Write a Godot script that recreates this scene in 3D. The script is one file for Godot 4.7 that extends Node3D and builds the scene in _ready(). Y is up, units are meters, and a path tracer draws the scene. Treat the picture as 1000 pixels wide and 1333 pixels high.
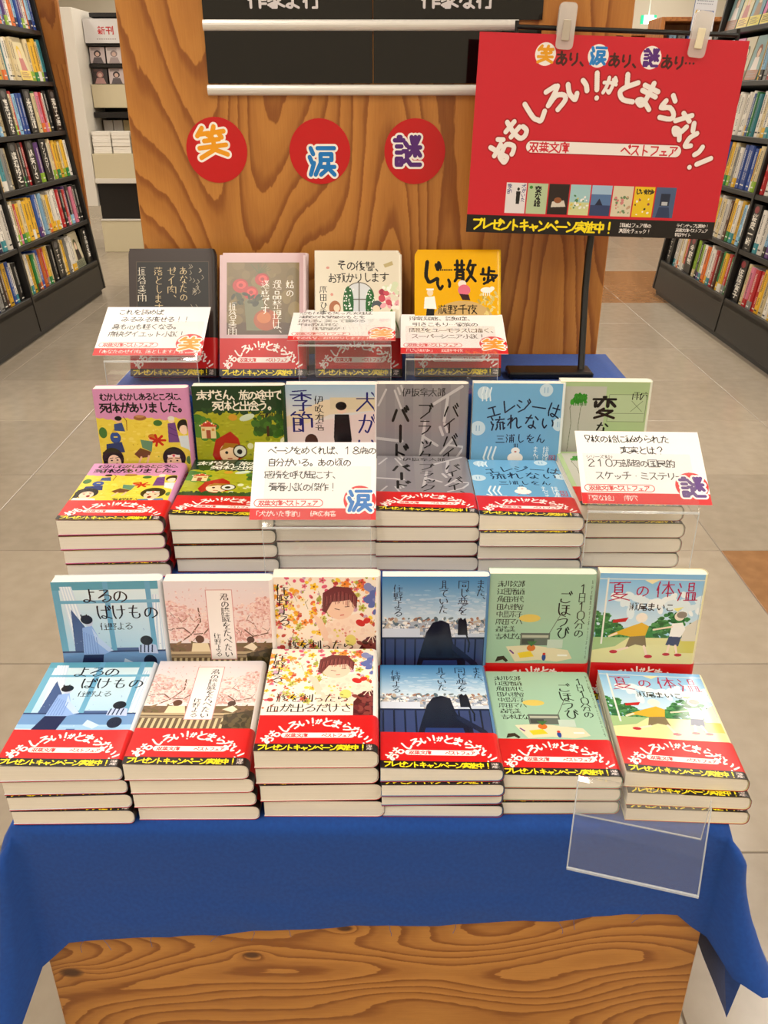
extends Node3D
# A bookshop end display: three cloth-covered steps of paperbacks before a plywood end panel, with bookcases on both sides.

var M := {}              # materials
var G := {}              # stroke lettering: character -> array of strokes (PackedVector2Array, unit square)
var taken := {}          # how often a name has been used at top level
var rng := RandomNumberGenerator.new()

const CAM_Y := 0.97


func _ready():
	rng.seed = 20
	camera_and_light()
	lettering()
	materials()
	build_room()
	build_ceiling_lamps()
	build_stand()
	build_cloth()
	build_panel()
	build_bookcases()
	build_background()
	build_display_books()
	build_pop_cards()
	build_poster()


func camera_and_light():
	var cam := Camera3D.new()
	cam.name = "camera"
	cam.fov = 61.97
	cam.near = 0.05
	cam.far = 60.0
	cam.position = Vector3(0, CAM_Y, 0)
	cam.rotation_degrees = Vector3(-26, 0, 0)
	add_child(cam)
	cam.current = true
	var we := WorldEnvironment.new()
	we.name = "environment"
	var e := Environment.new()
	e.background_mode = Environment.BG_COLOR
	e.background_color = Color(0.02, 0.02, 0.02)
	e.tonemap_mode = Environment.TONE_MAPPER_LINEAR
	e.tonemap_exposure = 0.82
	e.sdfgi_enabled = true
	e.ssao_enabled = true
	e.ssil_enabled = true
	we.environment = e
	add_child(we)


const LAMP_ENERGY := 4.0
const LAMP_COLOR := Color(1.0, 0.958, 0.90)


func build_ceiling_lamps():
	# rows of long ceiling lamps that run along the aisles
	var k := 0
	for z in [1.1, -1.6, -4.3, -7.2, -10.2, -13.2]:
		for x in [-3.0, -0.62, 1.75, 4.1]:
			var t := thing("ceiling_lamp", Vector3(x, 2.84, z), "long white ceiling lamp, %s row from the back wall, %s from the left" % [ORD[k / 4], ORD[k % 4]], "lamp", "ceiling lamps")
			k += 1
			var st := begin()
			cbox(st, Vector3(0, 0.028, 0), Vector3(0.24, 0.056, 2.36), 0.006)
			obj("housing", st, M.white_paint, t)
			st = begin()
			cbox(st, Vector3(0, -0.004, 0), Vector3(0.20, 0.012, 2.30), 0.003)
			obj("lamp_diffuser", st, M.lamp_glow, t)
			var l := AreaLight3D.new()
			l.name = "lamp_light"
			l.area_size = Vector2(0.20, 2.30)
			l.light_energy = LAMP_ENERGY
			l.light_color = LAMP_COLOR
			l.area_range = 30.0
			l.area_attenuation = 2.0
			l.shadow_enabled = true
			l.position = Vector3(0, -0.014, 0)
			l.rotation_degrees = Vector3(-90, 0, 0)
			t.add_child(l, true)


# ---------------------------------------------------------------- nodes

const ORD := ["first", "second", "third", "fourth", "fifth", "sixth", "seventh", "eighth", "ninth", "tenth", "eleventh", "twelfth", "thirteenth", "fourteenth", "fifteenth", "sixteenth", "seventeenth", "eighteenth", "nineteenth", "twentieth", "twenty-first", "twenty-second", "twenty-third", "twenty-fourth", "twenty-fifth", "twenty-sixth", "twenty-seventh", "twenty-eighth", "twenty-ninth", "thirtieth", "thirty-first", "thirty-second", "thirty-third", "thirty-fourth", "thirty-fifth", "thirty-sixth", "thirty-seventh", "thirty-eighth", "thirty-ninth", "fortieth", "forty-first", "forty-second", "forty-third", "forty-fourth", "forty-fifth", "forty-sixth", "forty-seventh", "forty-eighth", "forty-ninth", "fiftieth"]


func numbered(called: String) -> String:
	var n: int = taken.get(called, 0)
	taken[called] = n + 1
	return called if n == 0 else "%s_%03d" % [called, n]


func tag(o: Node3D, label: String, category: String, group := ""):
	o.set_meta("label", label)
	o.set_meta("category", category)
	if group != "":
		o.set_meta("group", group)
	return o


func thing(called: String, at: Vector3, label: String, category: String, group := "") -> Node3D:
	var o := Node3D.new()
	o.name = numbered(called)
	add_child(o, true)
	o.position = at
	tag(o, label, category, group)
	return o


func inst(called: String, mesh: Mesh, m: Material, parent: Node3D = self) -> MeshInstance3D:
	var o := MeshInstance3D.new()
	o.name = numbered(called) if parent == self else called
	o.mesh = mesh
	o.material_override = m
	parent.add_child(o, true)
	return o


func obj(called: String, st: SurfaceTool, m: Material, parent: Node3D = self) -> MeshInstance3D:
	return inst(called, fin(st), m, parent)


func struct(called: String, st: SurfaceTool, m: Material) -> MeshInstance3D:
	var o := obj(called, st, m)
	o.set_meta("kind", "structure")
	return o


# ---------------------------------------------------------------- shapes

func begin() -> SurfaceTool:
	var st := SurfaceTool.new()
	st.begin(Mesh.PRIMITIVE_TRIANGLES)
	st.set_smooth_group(-1)
	return st


func fin(st: SurfaceTool) -> ArrayMesh:
	st.generate_normals()
	return st.commit()


func tri(st: SurfaceTool, a: Vector3, b: Vector3, c: Vector3, hint: Vector3, ua := Vector2.ZERO, ub := Vector2.ZERO, uc := Vector2.ZERO):
	# front faces run clockwise; hint points outward
	if (c - a).cross(b - a).dot(hint) < 0.0:
		var t := b
		b = c
		c = t
		var tu := ub
		ub = uc
		uc = tu
	st.set_uv(ua)
	st.add_vertex(a)
	st.set_uv(ub)
	st.add_vertex(b)
	st.set_uv(uc)
	st.add_vertex(c)


func quad(st: SurfaceTool, a: Vector3, b: Vector3, c: Vector3, d: Vector3, hint: Vector3, ua := Vector2.ZERO, ub := Vector2.ZERO, uc := Vector2.ZERO, ud := Vector2.ZERO):
	tri(st, a, b, c, hint, ua, ub, uc)
	tri(st, a, c, d, hint, ua, uc, ud)


func cbox(st: SurfaceTool, c: Vector3, s: Vector3, b := 0.0, basis := Basis()):
	# a box with chamfered edges; its six faces carry UVs in metres
	var h := s * 0.5
	var n := [Vector3.RIGHT, Vector3.UP, Vector3.BACK]
	for ax in 3:
		var u: Vector3 = n[(ax + 1) % 3]
		var v: Vector3 = n[(ax + 2) % 3]
		var hu: float = h[(ax + 1) % 3] - b
		var hv: float = h[(ax + 2) % 3] - b
		for sg in [-1.0, 1.0]:
			var o: Vector3 = n[ax] * h[ax] * sg
			var p := [o - u * hu - v * hv, o + u * hu - v * hv, o + u * hu + v * hv, o - u * hu + v * hv]
			var q := []
			var uv := []
			for w in p:
				q.append(c + basis * w)
				uv.append(Vector2(w.z, -w.y) if ax == 0 else (Vector2(w.x, w.z) if ax == 1 else Vector2(w.x, -w.y)))
			quad(st, q[0], q[1], q[2], q[3], basis * (n[ax] * sg), uv[0], uv[1], uv[2], uv[3])
	if b <= 0.0:
		return
	for ax in 3:
		var u: Vector3 = n[(ax + 1) % 3]
		var v: Vector3 = n[(ax + 2) % 3]
		var l: Vector3 = n[ax] * (h[ax] - b)
		for su in [-1.0, 1.0]:
			for sv in [-1.0, 1.0]:
				var e1: Vector3 = u * su * h[(ax + 1) % 3] + v * sv * (h[(ax + 2) % 3] - b)
				var e2: Vector3 = u * su * (h[(ax + 1) % 3] - b) + v * sv * h[(ax + 2) % 3]
				quad(st, c + basis * (e1 - l), c + basis * (e2 - l), c + basis * (e2 + l), c + basis * (e1 + l), basis * (u * su + v * sv))
	for sx in [-1.0, 1.0]:
		for sy in [-1.0, 1.0]:
			for sz in [-1.0, 1.0]:
				var k := Vector3(sx, sy, sz)
				tri(st, c + basis * (k * Vector3(h.x, h.y - b, h.z - b)), c + basis * (k * Vector3(h.x - b, h.y, h.z - b)), c + basis * (k * Vector3(h.x - b, h.y - b, h.z)), basis * k)


func tube(st: SurfaceTool, pts: Array, r: float, n := 8, cap := true):
	st.set_smooth_group(3)
	var rings := []
	for i in pts.size():
		var d: Vector3 = (pts[mini(i + 1, pts.size() - 1)] - pts[maxi(i - 1, 0)]).normalized()
		var u := d.cross(Vector3.UP if absf(d.y) < 0.9 else Vector3.RIGHT).normalized()
		var v := d.cross(u)
		var ring := []
		for k in n:
			var a := TAU * k / n
			ring.append(pts[i] + (u * cos(a) + v * sin(a)) * r)
		rings.append(ring)
	for i in pts.size() - 1:
		for k in n:
			var k2 := (k + 1) % n
			quad(st, rings[i][k], rings[i][k2], rings[i + 1][k2], rings[i + 1][k], rings[i][k] - pts[i] + rings[i][k2] - pts[i])
	st.set_smooth_group(-1)
	if cap:
		for e in [0, pts.size() - 1]:
			var out: Vector3 = pts[e] - pts[1 if e == 0 else e - 1]
			for k in n:
				tri(st, pts[e], rings[e][k], rings[e][(k + 1) % n], out)


func prism(st: SurfaceTool, outline: PackedVector2Array, z0: float, z1: float, xf := Transform3D()):
	# an outline in the xy plane drawn out along z
	var idx := Geometry2D.triangulate_polygon(outline)
	for z in [z0, z1]:
		var hint: Vector3 = xf.basis * Vector3(0, 0, signf(z - (z0 + z1) * 0.5))
		for i in range(0, idx.size(), 3):
			var a := outline[idx[i]]
			var b := outline[idx[i + 1]]
			var c := outline[idx[i + 2]]
			tri(st, xf * Vector3(a.x, a.y, z), xf * Vector3(b.x, b.y, z), xf * Vector3(c.x, c.y, z), hint, a, b, c)
	var ccw := 0.0
	for i in outline.size():
		ccw += outline[i].cross(outline[(i + 1) % outline.size()])
	for i in outline.size():
		var a := outline[i]
		var b := outline[(i + 1) % outline.size()]
		var o := Vector3(b.y - a.y, a.x - b.x, 0) * signf(ccw)
		quad(st, xf * Vector3(a.x, a.y, z0), xf * Vector3(b.x, b.y, z0), xf * Vector3(b.x, b.y, z1), xf * Vector3(a.x, a.y, z1), xf.basis * o)


func bent_sheet(st: SurfaceTool, path: Array, th: float, w: float):
	# a sheet of thickness th, bent along a path of (z, y) points and w wide in x
	var o := PackedVector2Array()
	var back := PackedVector2Array()
	for i in path.size():
		var d: Vector2 = (path[mini(i + 1, path.size() - 1)] - path[maxi(i - 1, 0)]).normalized()
		var nn := Vector2(-d.y, d.x) * th * 0.5
		o.append(path[i] + nn)
		back.append(path[i] - nn)
	back.reverse()
	o.append_array(back)
	# x' = z, y' = y, drawn out along x
	prism(st, o, -w * 0.5, w * 0.5, Transform3D(Basis(Vector3(0, 0, 1), Vector3(0, 1, 0), Vector3(1, 0, 0)), Vector3.ZERO))


func face(st: SurfaceTool, w: float, h: float, z := 0.0, c := Vector2.ZERO, u0 := 0.0, v0 := 0.0, u1 := 1.0, v1 := 1.0):
	# a printed face that looks along +z
	quad(st, Vector3(c.x - w / 2, c.y + h / 2, z), Vector3(c.x + w / 2, c.y + h / 2, z), Vector3(c.x + w / 2, c.y - h / 2, z), Vector3(c.x - w / 2, c.y - h / 2, z), Vector3.BACK, Vector2(u0, v0), Vector2(u1, v0), Vector2(u1, v1), Vector2(u0, v1))


func card_mesh(w: float, h: float, th: float, xf := Transform3D()) -> ArrayMesh:
	# a flat printed card, its picture on the front (+z) with the whole 0..1 square; edges and back take the picture's rim
	var st := begin()
	var x := w / 2
	var y := h / 2
	var z := th / 2
	var p := []
	for s in [[-x, y], [x, y], [x, -y], [-x, -y]]:
		p.append([xf * Vector3(s[0], s[1], z), xf * Vector3(s[0], s[1], -z)])
	var uv := [Vector2(0, 0), Vector2(1, 0), Vector2(1, 1), Vector2(0, 1)]
	quad(st, p[0][0], p[1][0], p[2][0], p[3][0], xf.basis.z, uv[0], uv[1], uv[2], uv[3])
	var rim := Vector2(0.003, 0.003)
	quad(st, p[0][1], p[1][1], p[2][1], p[3][1], -xf.basis.z, rim, rim, rim, rim)
	var outs := [xf.basis.y, xf.basis.x, -xf.basis.y, -xf.basis.x]
	for i in 4:
		var j := (i + 1) % 4
		quad(st, p[i][0], p[j][0], p[j][1], p[i][1], outs[i], rim, rim, rim, rim)
	return fin(st)


# ---------------------------------------------------------------- lettering
# The fonts at hand have no Japanese letters, so they are written here as pen strokes: each word of digits is one stroke, a chain of points,
# two digits (x, y) a point, on a 10 by 10 grid with y downward. A letter followed by four digits sets that letter into the box x0 y0 x1 y1.

const KANA := """あ 1272 404458 63563818163464858769
い 1215273846 728486
う 3061 144373756739
え 3061 2373461946575989
お 1363 3036381817254575886959 7183
か 136374675948 403519 718394
き 2271 2574 405376 26284979
く 702479
け 101629 3383 606649
こ 2272 26285988
さ 1372 405376 26284979
し 3036485987
す 0292 5055463544555739
せ 0493 31374989 707655
そ 21711484544769
た 1262 402519 5484 565889
ち 1272 40255474868849
つ 145273857748
て 128153465879
と 3044 8235274989
な 1252 4016 7193 646759385789
に 101629 4282 46486998
ぬ 1237 513618063363858769586799
ね 2029 033207 2553848769586799
の 524628162352848759
は 101629 3383 606759384799
ひ 124125385977728395
ふ 4061 5344674938 2508 8598
へ 063398
ほ 101629 3282 3484 626759385799
ま 1272 1474 404739183779
み 1151442807256697 736749
む 1252 30352716243538598876 7193
め 1237 604618063362848659
も 403438597876 1262 1565
や 0543718465 4052 2249
ゆ 1117254272856746 505639
よ 5282 505739183789
ら 3051 232654858749
り 212535 717649
る 217116548587593857
れ 2029 033207 255263677998
ろ 21711654858749
わ 2029 033207 255373858759
を 1262 4015344557 8346385989
ん 40183555587996
っ つ1489
ゃ や1489
ゅ ゆ1489
ょ よ1489
゛ 7183 8092
゜ 7180918271
ア 118164 434619
イ 7015 4349
ウ 4042 15128239
エ 2272 5258 0898
オ 1282 606948 6218
カ 12827958 404419
キ 1372 1685 4059
ク 4015 32826629
ケ 3015 2292 625639
コ 118188 1888
サ 0393 3036 707549
シ 1132 0426 195792
ス 11715519 5589
セ 049376 313889
ソ 1133 817539
タ 4015 31816629 3465
チ 7021 0494 515639
ツ 1224 4154 827639
テ 2171 0494 545739
ト 3039 3476
ナ 0393 505529
ニ 2272 0898
ネ 4051 137317 4549 5587
ノ 806519
ハ 3218 6298
ヒ 202889 2573
フ 11817529
ヘ 063398
ホ 0393 5059 3518 7597
マ 019146 3568
ミ 2172 2475 1789
ム 401888 6599
メ 705519 2378
モ 1181 0494 414889
ヤ 049275 3059
ユ 227267 0898
ヨ 118188 1585 1888
ラ 2171 14846739
リ 2126 717549
ル 313509 616896
レ 202894
ロ 1118 118188 1888
ワ 1411817539
ン 1133 196792
ェ エ1489
ァ ア1489
ィ イ1489
ォ オ1489
ッ ツ1489
ャ ヤ1489
ュ ユ1489
ョ ヨ1489
ー 0595
｜ 5059
、 1739
。 17263738291817
！ 5056 5959
？ 224060736456 5959
… 1515 4545 7575
・ 5555
「 906067
」 323909
0 402227496987826040
1 325059
2 22406083732989
3 224060735463745879693928
4 601787 6069
5 8030243454758769493928
6 7042242749698876654526
7 208049
8 50313354737150 452628496988866545
9 76554532306081755869
N 19118981
H 1119 8189 1585
K 1119 8115 3589"""

const KANJI := """亻 7015 4349
氵 2062 0345 1975
言 4060 0191 2373 2575 2777792927
口 1282891912
日 2070792920 2474
目 2070792920 2373 2676
田 1181891911 5159 1585
木 0393 5059 5318 5398
月 20808978 202609 2383 2686
土 1484 5059 0999
艹 0595 3039 6069
宀 5053 09039399
辶 1122 042427 0827 274999
糸 502353 723585 5559 3619 7699
女 402689 724719 0393
刂 2126 808969
又 11816509 2499
寸 0393 606949 2536
王 1181 1585 0999 5159
石 0191 4106 3585893935
禾 木0299 7011
米 0595 5059 5509 5599 2033 8063
⺮ 2005 1444 3458 6055 5494 7488
門 0009 00404303 9990505393
疒 4050 1191 111609 0213 0615
广 4050 1191 111609
厂 1191 111609
尸 11818414 111609
彳 7013 8316 5459
扌 0292 505929 0785
忄 5059 2416 7385
心 1508 3338498986 5365 8396
儿 303609 606898
貝 目2077 3709 6799
頁 0090 4021 貝1299
見 目2076 儿0699
隹 3004 2229 2292 2484 2686 2999 6069
雨 1080 09029299 5059 2434 2636 6474 6676
阝 1080438658 1019
方 5051 0292 423609 44847959
攵 4014 2292 725609 245799
欠 3014 218163 444709 4799
戈 0393 40689994 8349 7081
斤 71111609 1494 6469
立 5051 1282 2537 7567 0999
大 0393 505409 5499
人 504409 4499
十 0595 5059
千 7021 0494 5159
士 0393 5058 1898
夂 4014 22825609 2499
青 1080 1282 0494 5004 月2599
白 5031 2181892921 2585
車 0191 2272762622 2474 0797 5059
自 5031 2181892921 2484 2686
衤 3041 137316 4449 5476
飠 5003 5093 日2359 2929 3989
豕 0191 5114 43575939 4517 4728 7355 5598
子 117153 535939 0595
作 亻0039 5034 4292 6269 6595 6797
家 宀0093 豕0399
行 彳0039 5191 4494 747959
笑 ⺮0094 7424 0696 545709 5799
涙 氵0029 3090 42828444 424529 大4599
謎 言0039 辶3199 米5096
双 又0059 又4099
葉 艹0092 0494 2226 5256 7276 2676 木0699
文 5052 0292 735609 235699
庫 广0099 車3299
実 宀0093 2373 2575 0696 5356 5609 5699
施 方0049 6043 5292 459496 6367 45498999
中 1282861612 5059
詳 言0039 5062 8072 4393 5585 4797 7379
細 糸0049 田5199
帯 0292 2024 5053 7074 06049496 2629 268689 5459
裏 4050 0191 田2175 0696 5256 4609 5699 2629
面 0090 5032 0292990902 3239 6269 3565 3767
公 3004 6094 441989 6699
開 門0099 2575 1787 3539 6569
特 1003 0343 2029 0645 5191 7073 4393 寸4499
設 言0039 505344 50808493 又4599
新 立0045 木0549 斤5099
刊 0151 0555 3139 刂6099
肉 09029299 503425 4465 5637 5778
落 艹0092 氵0329 夂3396 口4799
垣 土0039 4090 日4288 3999
谷 3013 6083 5206 5296 口2699
美 3041 7061 1282 2474 0696 5166 大0699
姑 女0049 5292 7075 口5599
遺 辶0099 3080823230 6053 2393 貝4498
品 口2074 口0549 口5599
整 木0045 1242 攵5094 0595 5559 5787 2729 0999
理 王0039 田4095 4797 3999 7559
迷 辶0099 米3097
惑 0292 口1236 0645 50667585 8355 心0699
復 彳0029 5033 4292 日4265 夂4599
讐 隹0044 隹5094 言1599
預 014123 1234 044436 242919 頁5099
原 厂0099 6152 日3285 5659 3627 7698
香 禾0095 日2599
散 0242 1014 3034 0444 月0549 攵5099
歩 4044 4272 1114 0494 4548 2627 6577 8529
藤 艹0092 月0339 5364 8374 4595 4797 6349 6699 7579
野 田0045 0747 0949 2529 519174 6274 559576 757959
夜 5051 0191 亻0239 5244 53836649 5599
死 0191 3105 23534609 2536 63688998 9466
体 亻0029 3292 6069 6237 6297 5787
柳 木0039 504146 4665 603649 7079 70909686
碧 王0044 白5094 石1599
赤 1282 5054 0494 445709 6469 2618 7698
旅 方0049 6043 5292 8455 545979 6499
途 辶0099 6023 6093 4373 3585 6268 4637 7687
出 5059 11148481 06099996
会 5004 5094 3363 1585 452989 6699
犬 大0099 7092
季 禾0094 子1499
節 ⺮0093 1343461613 1545 1619 1949 3859 539397 5359
伊 亻0029 41818646 3494 614639
吹 口0137 欠3099
有 0292 502607 月3399
喜 1181 5002 2373 3435 6465 0696 口2699
坂 土0039 4191 414639 又4399
幸 1181 5003 0393 2435 7464 1585 0797 5559
太 大0099 4859
郎 2011 11414515 1343 1519 1938 3548 阝6099
流 氵0029 6061 3292 6244 4484 7495 454739 6569 858998
三 1282 2575 0999
浦 氵0029 3191 8091 6069 4349 438389 4585 4787
餅 飠0039 5062 8072 4393 4696 6369 8389
湯 氵0029 日4084 3494 5437 55958969 6548 7557
温 氵0029 日4084 4549 4585 8589 5559 7579 3999
泉 白1084 5459 063609 8566 5699
名 タ0076 口3599
物 1003 0343 2029 0645 5034 43938969 6346 7348
変 4050 0191 4124 6164 1214 7294 夂1599
絵 糸0039 会4099
穴 宀0093 3309 6399
住 亻0029 5161 4393 4595 3999 6369
君 11717515 0393 512609 口3699
膵 月0029 艹3092 3393 5445 7495 十3699
臓 月0029 艹3092 3393 333629 4565 4545 4549 4767 4969 63779998 8479
腹 月0029 5033 4292 日4265 夂4599
割 3031 03025253 1444 0656 3236 口1749 刂6099
血 5032 1383 1319 8389 3339 6369 0999
同 09019199 3373 口3577
夢 艹0092 1383851513 3335 6365 07069697 タ3699
分 3004 6094 24747959 4419
川 202609 5058 8089
次 0123 0835 欠3099
江 氵0029 4292 6268 3898
國 0090990900 2272 口2345 2747 506888 7355
織 糸0029 立3064 日3559 戈5099
角 4014 307053 23838979 232609 2585 2787 5358
光 5054 1133 8163 0595 儿0599
代 亻0029 3494 50569998 7082
丸 403609 1373788998 1547
雅 0141 1214 0444 313929 3408 隹5099
智 1003 0242 0444 2224 2406 2446 口5194 日2599
島 4030 2026 207073 2272 2373 2494 2696 969979 0709 3639 0969 6769
京 5051 0191 口2265 555949 2618 7698
森 木2074 木0449 木5499
浩 氵0029 4033 4292 6054 3595 口4699
吉 0292 5054 1484 口2599
本 0292 5059 5208 5298 3767
国 0090990900 2272 3565 2878 5258 6777
際 阝0029 5033 405335 7095 8073 5575 3797 676959 5638 7898
放 方0049 攵5099
送 辶0099 4052 8072 3383 3595 6365 6538 6588
選 辶0099 3050523234 6080826264 4547 7577 3595 2797 4839 7889
夏 0090 5031 目1175 夂0599
瀬 氵0019 2242 口2345 3039 3527 3547 頁5099
尾 尸0099 7535 3686 2797 55598998
読 言0039 4191 6063 5383 36359596 566739 76789998
痩 疒0099 日3276 2494 又3699
身 5031 2127 21717959 2373 2575 0797 8409
軽 車0039 又4094 4696 7479 3999
痛 疒0099 328264 3439 348489 3686 6469
快 忄0029 418185 3595 605639 6599
小 505939 2407 7497
説 言0039 4052 8072 口4266 儿3699
恋 4050 0191 4124 6164 1214 7294 心0599
仕 亻0029 士3099
事 0090 505939 1272741412 1585 8588 0696 1888
失 2003 1282 0595 505609 5699
性 忄0029 4034 4393 4696 3999 6069
凄 0123 0835 3191 4383 3595 6066 女3699
腕 月0029 宀3093 タ3369 63837666 63699998
屋 尸0099 2595 5537 3777 2999 5659 7687
訪 言0039 方4099
平 1181 2234 7263 0595 5159
和 禾0049 口5288
的 白0049 6043 52928969 5577
優 亻0029 3090 目4275 心3678 夂3799
浮 氵0029 8031 3243 6263 9273 子3499
気 3003 2181 2373 0565 65698999 1648 4618
疑 4011 1013 1343 2304 0646 2326 2609 2649 519164 6265 5595 7579 7797 5559 5699
認 言0039 41918474 6143 4253 心3599
知 1003 1141 0444 2126 2609 2649 口5188
症 疒0099 3292 6268 6595 4549 2999
引 01515303 0305554929 8089
族 方0049 6043 5292 6444 5484 4696 6466 6639 6699
問 門0099 口2578
題 日0044 0545 2529 2747 3999 頁5096
描 扌0029 艹3093 田3499
歳 4043 4172 2123 0393 141609 2656 3639 2747 戈3399
頃 1017 173846 4216 頁4099
感 0191 011608 2444 口2446 50667585 8355 7081 心1699
情 忄0029 青3099
呼 口0137 8041 4253 8274 3595 616949
起 1151 3035 0454 3538 3656 1508 1899 61919464 64689798
春 1080 1282 0494 4107 5497 日2599
傑 亻0029 タ3064 6191 8085 6494 木3599
枚 木0039 攵4099
秘 禾0039 心4298 8049
真 0191 5003 目2266 0797 3709 6799
累 田2074 糸1499
計 言0039 十4099
万 0191 413609 44848969
部 立0045 口0659 阝6099
超 1151 3035 0454 3538 3656 1508 1899 51919474 7144 口6497
民 11818414 1119 1938 1585 45569998
澤 氵0029 3090923230 5052 7072 4484 6346 3696 4888 6669
穂 禾0029 3090 日4164 6065 3595 心3699
信 亻0029 言3099
若 艹0092 0494 532709 口3699
竹 2003 1343 343929 6053 5393 737959
七 0584 40499997
海 氵0029 5033 4292 4338 43838869 3595 3888
渡 氵0029 5060 3191 312629 4393 5355 7375 5575 又3699
辺 辶0099 31818767 5137
裕 衤0039 谷4099
之 4050 127317 0627 284999
綿 糸0039 白4084 4648 469698 6569
矢 2003 2282 0595 525609 5699
隆 阝0029 夂3095 4595 4787 3999 6569
明 日0148 月4099
他 亻0029 34949767 6067 41489998
黒 田2074 1585 0797 5157 0819 2839 5869 8899
博 十0029 3090 田4184 6062 寸3599
桜 木0039 4052 6062 9073 女3499
紫 1014 3034 3252 0444 6064 6494 9262 糸1499
乃 217154847959 212609
庭 广0099 224425 2799 8252 5494 6379 5777
一 0595
樹 木0029 3151 4043 口2456 2858 寸5099
佐 亻0029 3292 613629 4585 6569 3999
愛 8011 1224 4253 8274 05049495 心2477 夂1699
安 宀0093 女0399
吾 1080 4024 1272 7275 0595 口2699
今 5004 5094 3464 167659
敏 1003 0242 1318 13434838 0555 攵5099"""

const VOICED := "がかぎきぐくげけごこざさじしずすぜせぞそだただたぢちづつでてどとばはびひぶふべへぼほガカギキグクゲケゴコザサジシズスゼセゾソダタヂチヅツデテドトバハビヒブフベヘボホ"
const HALF_VOICED := "ぱはぴひぷふぺへぽほパハピヒプフペヘポホ"


func lettering():
	for block in [KANA, KANJI]:
		for line in block.split("\n"):
			var words: PackedStringArray = line.split(" ")
			var strokes := []
			var letter := words[0]
			var soft := letter.unicode_at(0) >= 0x3041 and letter.unicode_at(0) <= 0x3096 or letter in "023568９9。？"
			for i in range(1, words.size()):
				strokes.append_array(stroke(words[i], soft))
			G[letter] = strokes
	for pair in [[VOICED, "゛"], [HALF_VOICED, "゜"]]:
		for i in range(0, pair[0].length(), 2):
			G[pair[0][i]] = G[pair[0][i + 1]] + G[pair[1]]
	G["』"] = G["」"]
	G["『"] = G["「"]
	G["!"] = G["！"]
	G["?"] = G["？"]


func stroke(word: String, soft: bool) -> Array:
	if not word[0].is_valid_int():
		var o := Vector2(word[1].to_int(), word[2].to_int())
		var s := (Vector2(word[3].to_int(), word[4].to_int()) - o) / 9.0
		var outp := []
		for src in G[word[0]]:
			var p := PackedVector2Array()
			for q in src:
				p.append((((q * 10.0 - Vector2(0.5, 0.5)) * s + o) + Vector2(0.5, 0.5)) / 10.0)
			outp.append(p)
		return outp
	var pts := PackedVector2Array()
	for i in range(0, word.length() - 1, 2):
		pts.append(Vector2(word[i].to_int() + 0.5, word[i + 1].to_int() + 0.5) / 10.0)
	if soft and pts.size() > 2:
		var c := PackedVector2Array()
		for i in pts.size() - 1:
			var a := pts[maxi(i - 1, 0)]
			var d := pts[mini(i + 2, pts.size() - 1)]
			for k in 3:
				c.append(pts[i].cubic_interpolate(pts[i + 1], a, d, k / 3.0))
		c.append(pts[pts.size() - 1])
		pts = c
	return [pts]


# ---------------------------------------------------------------- painting of prints

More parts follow.
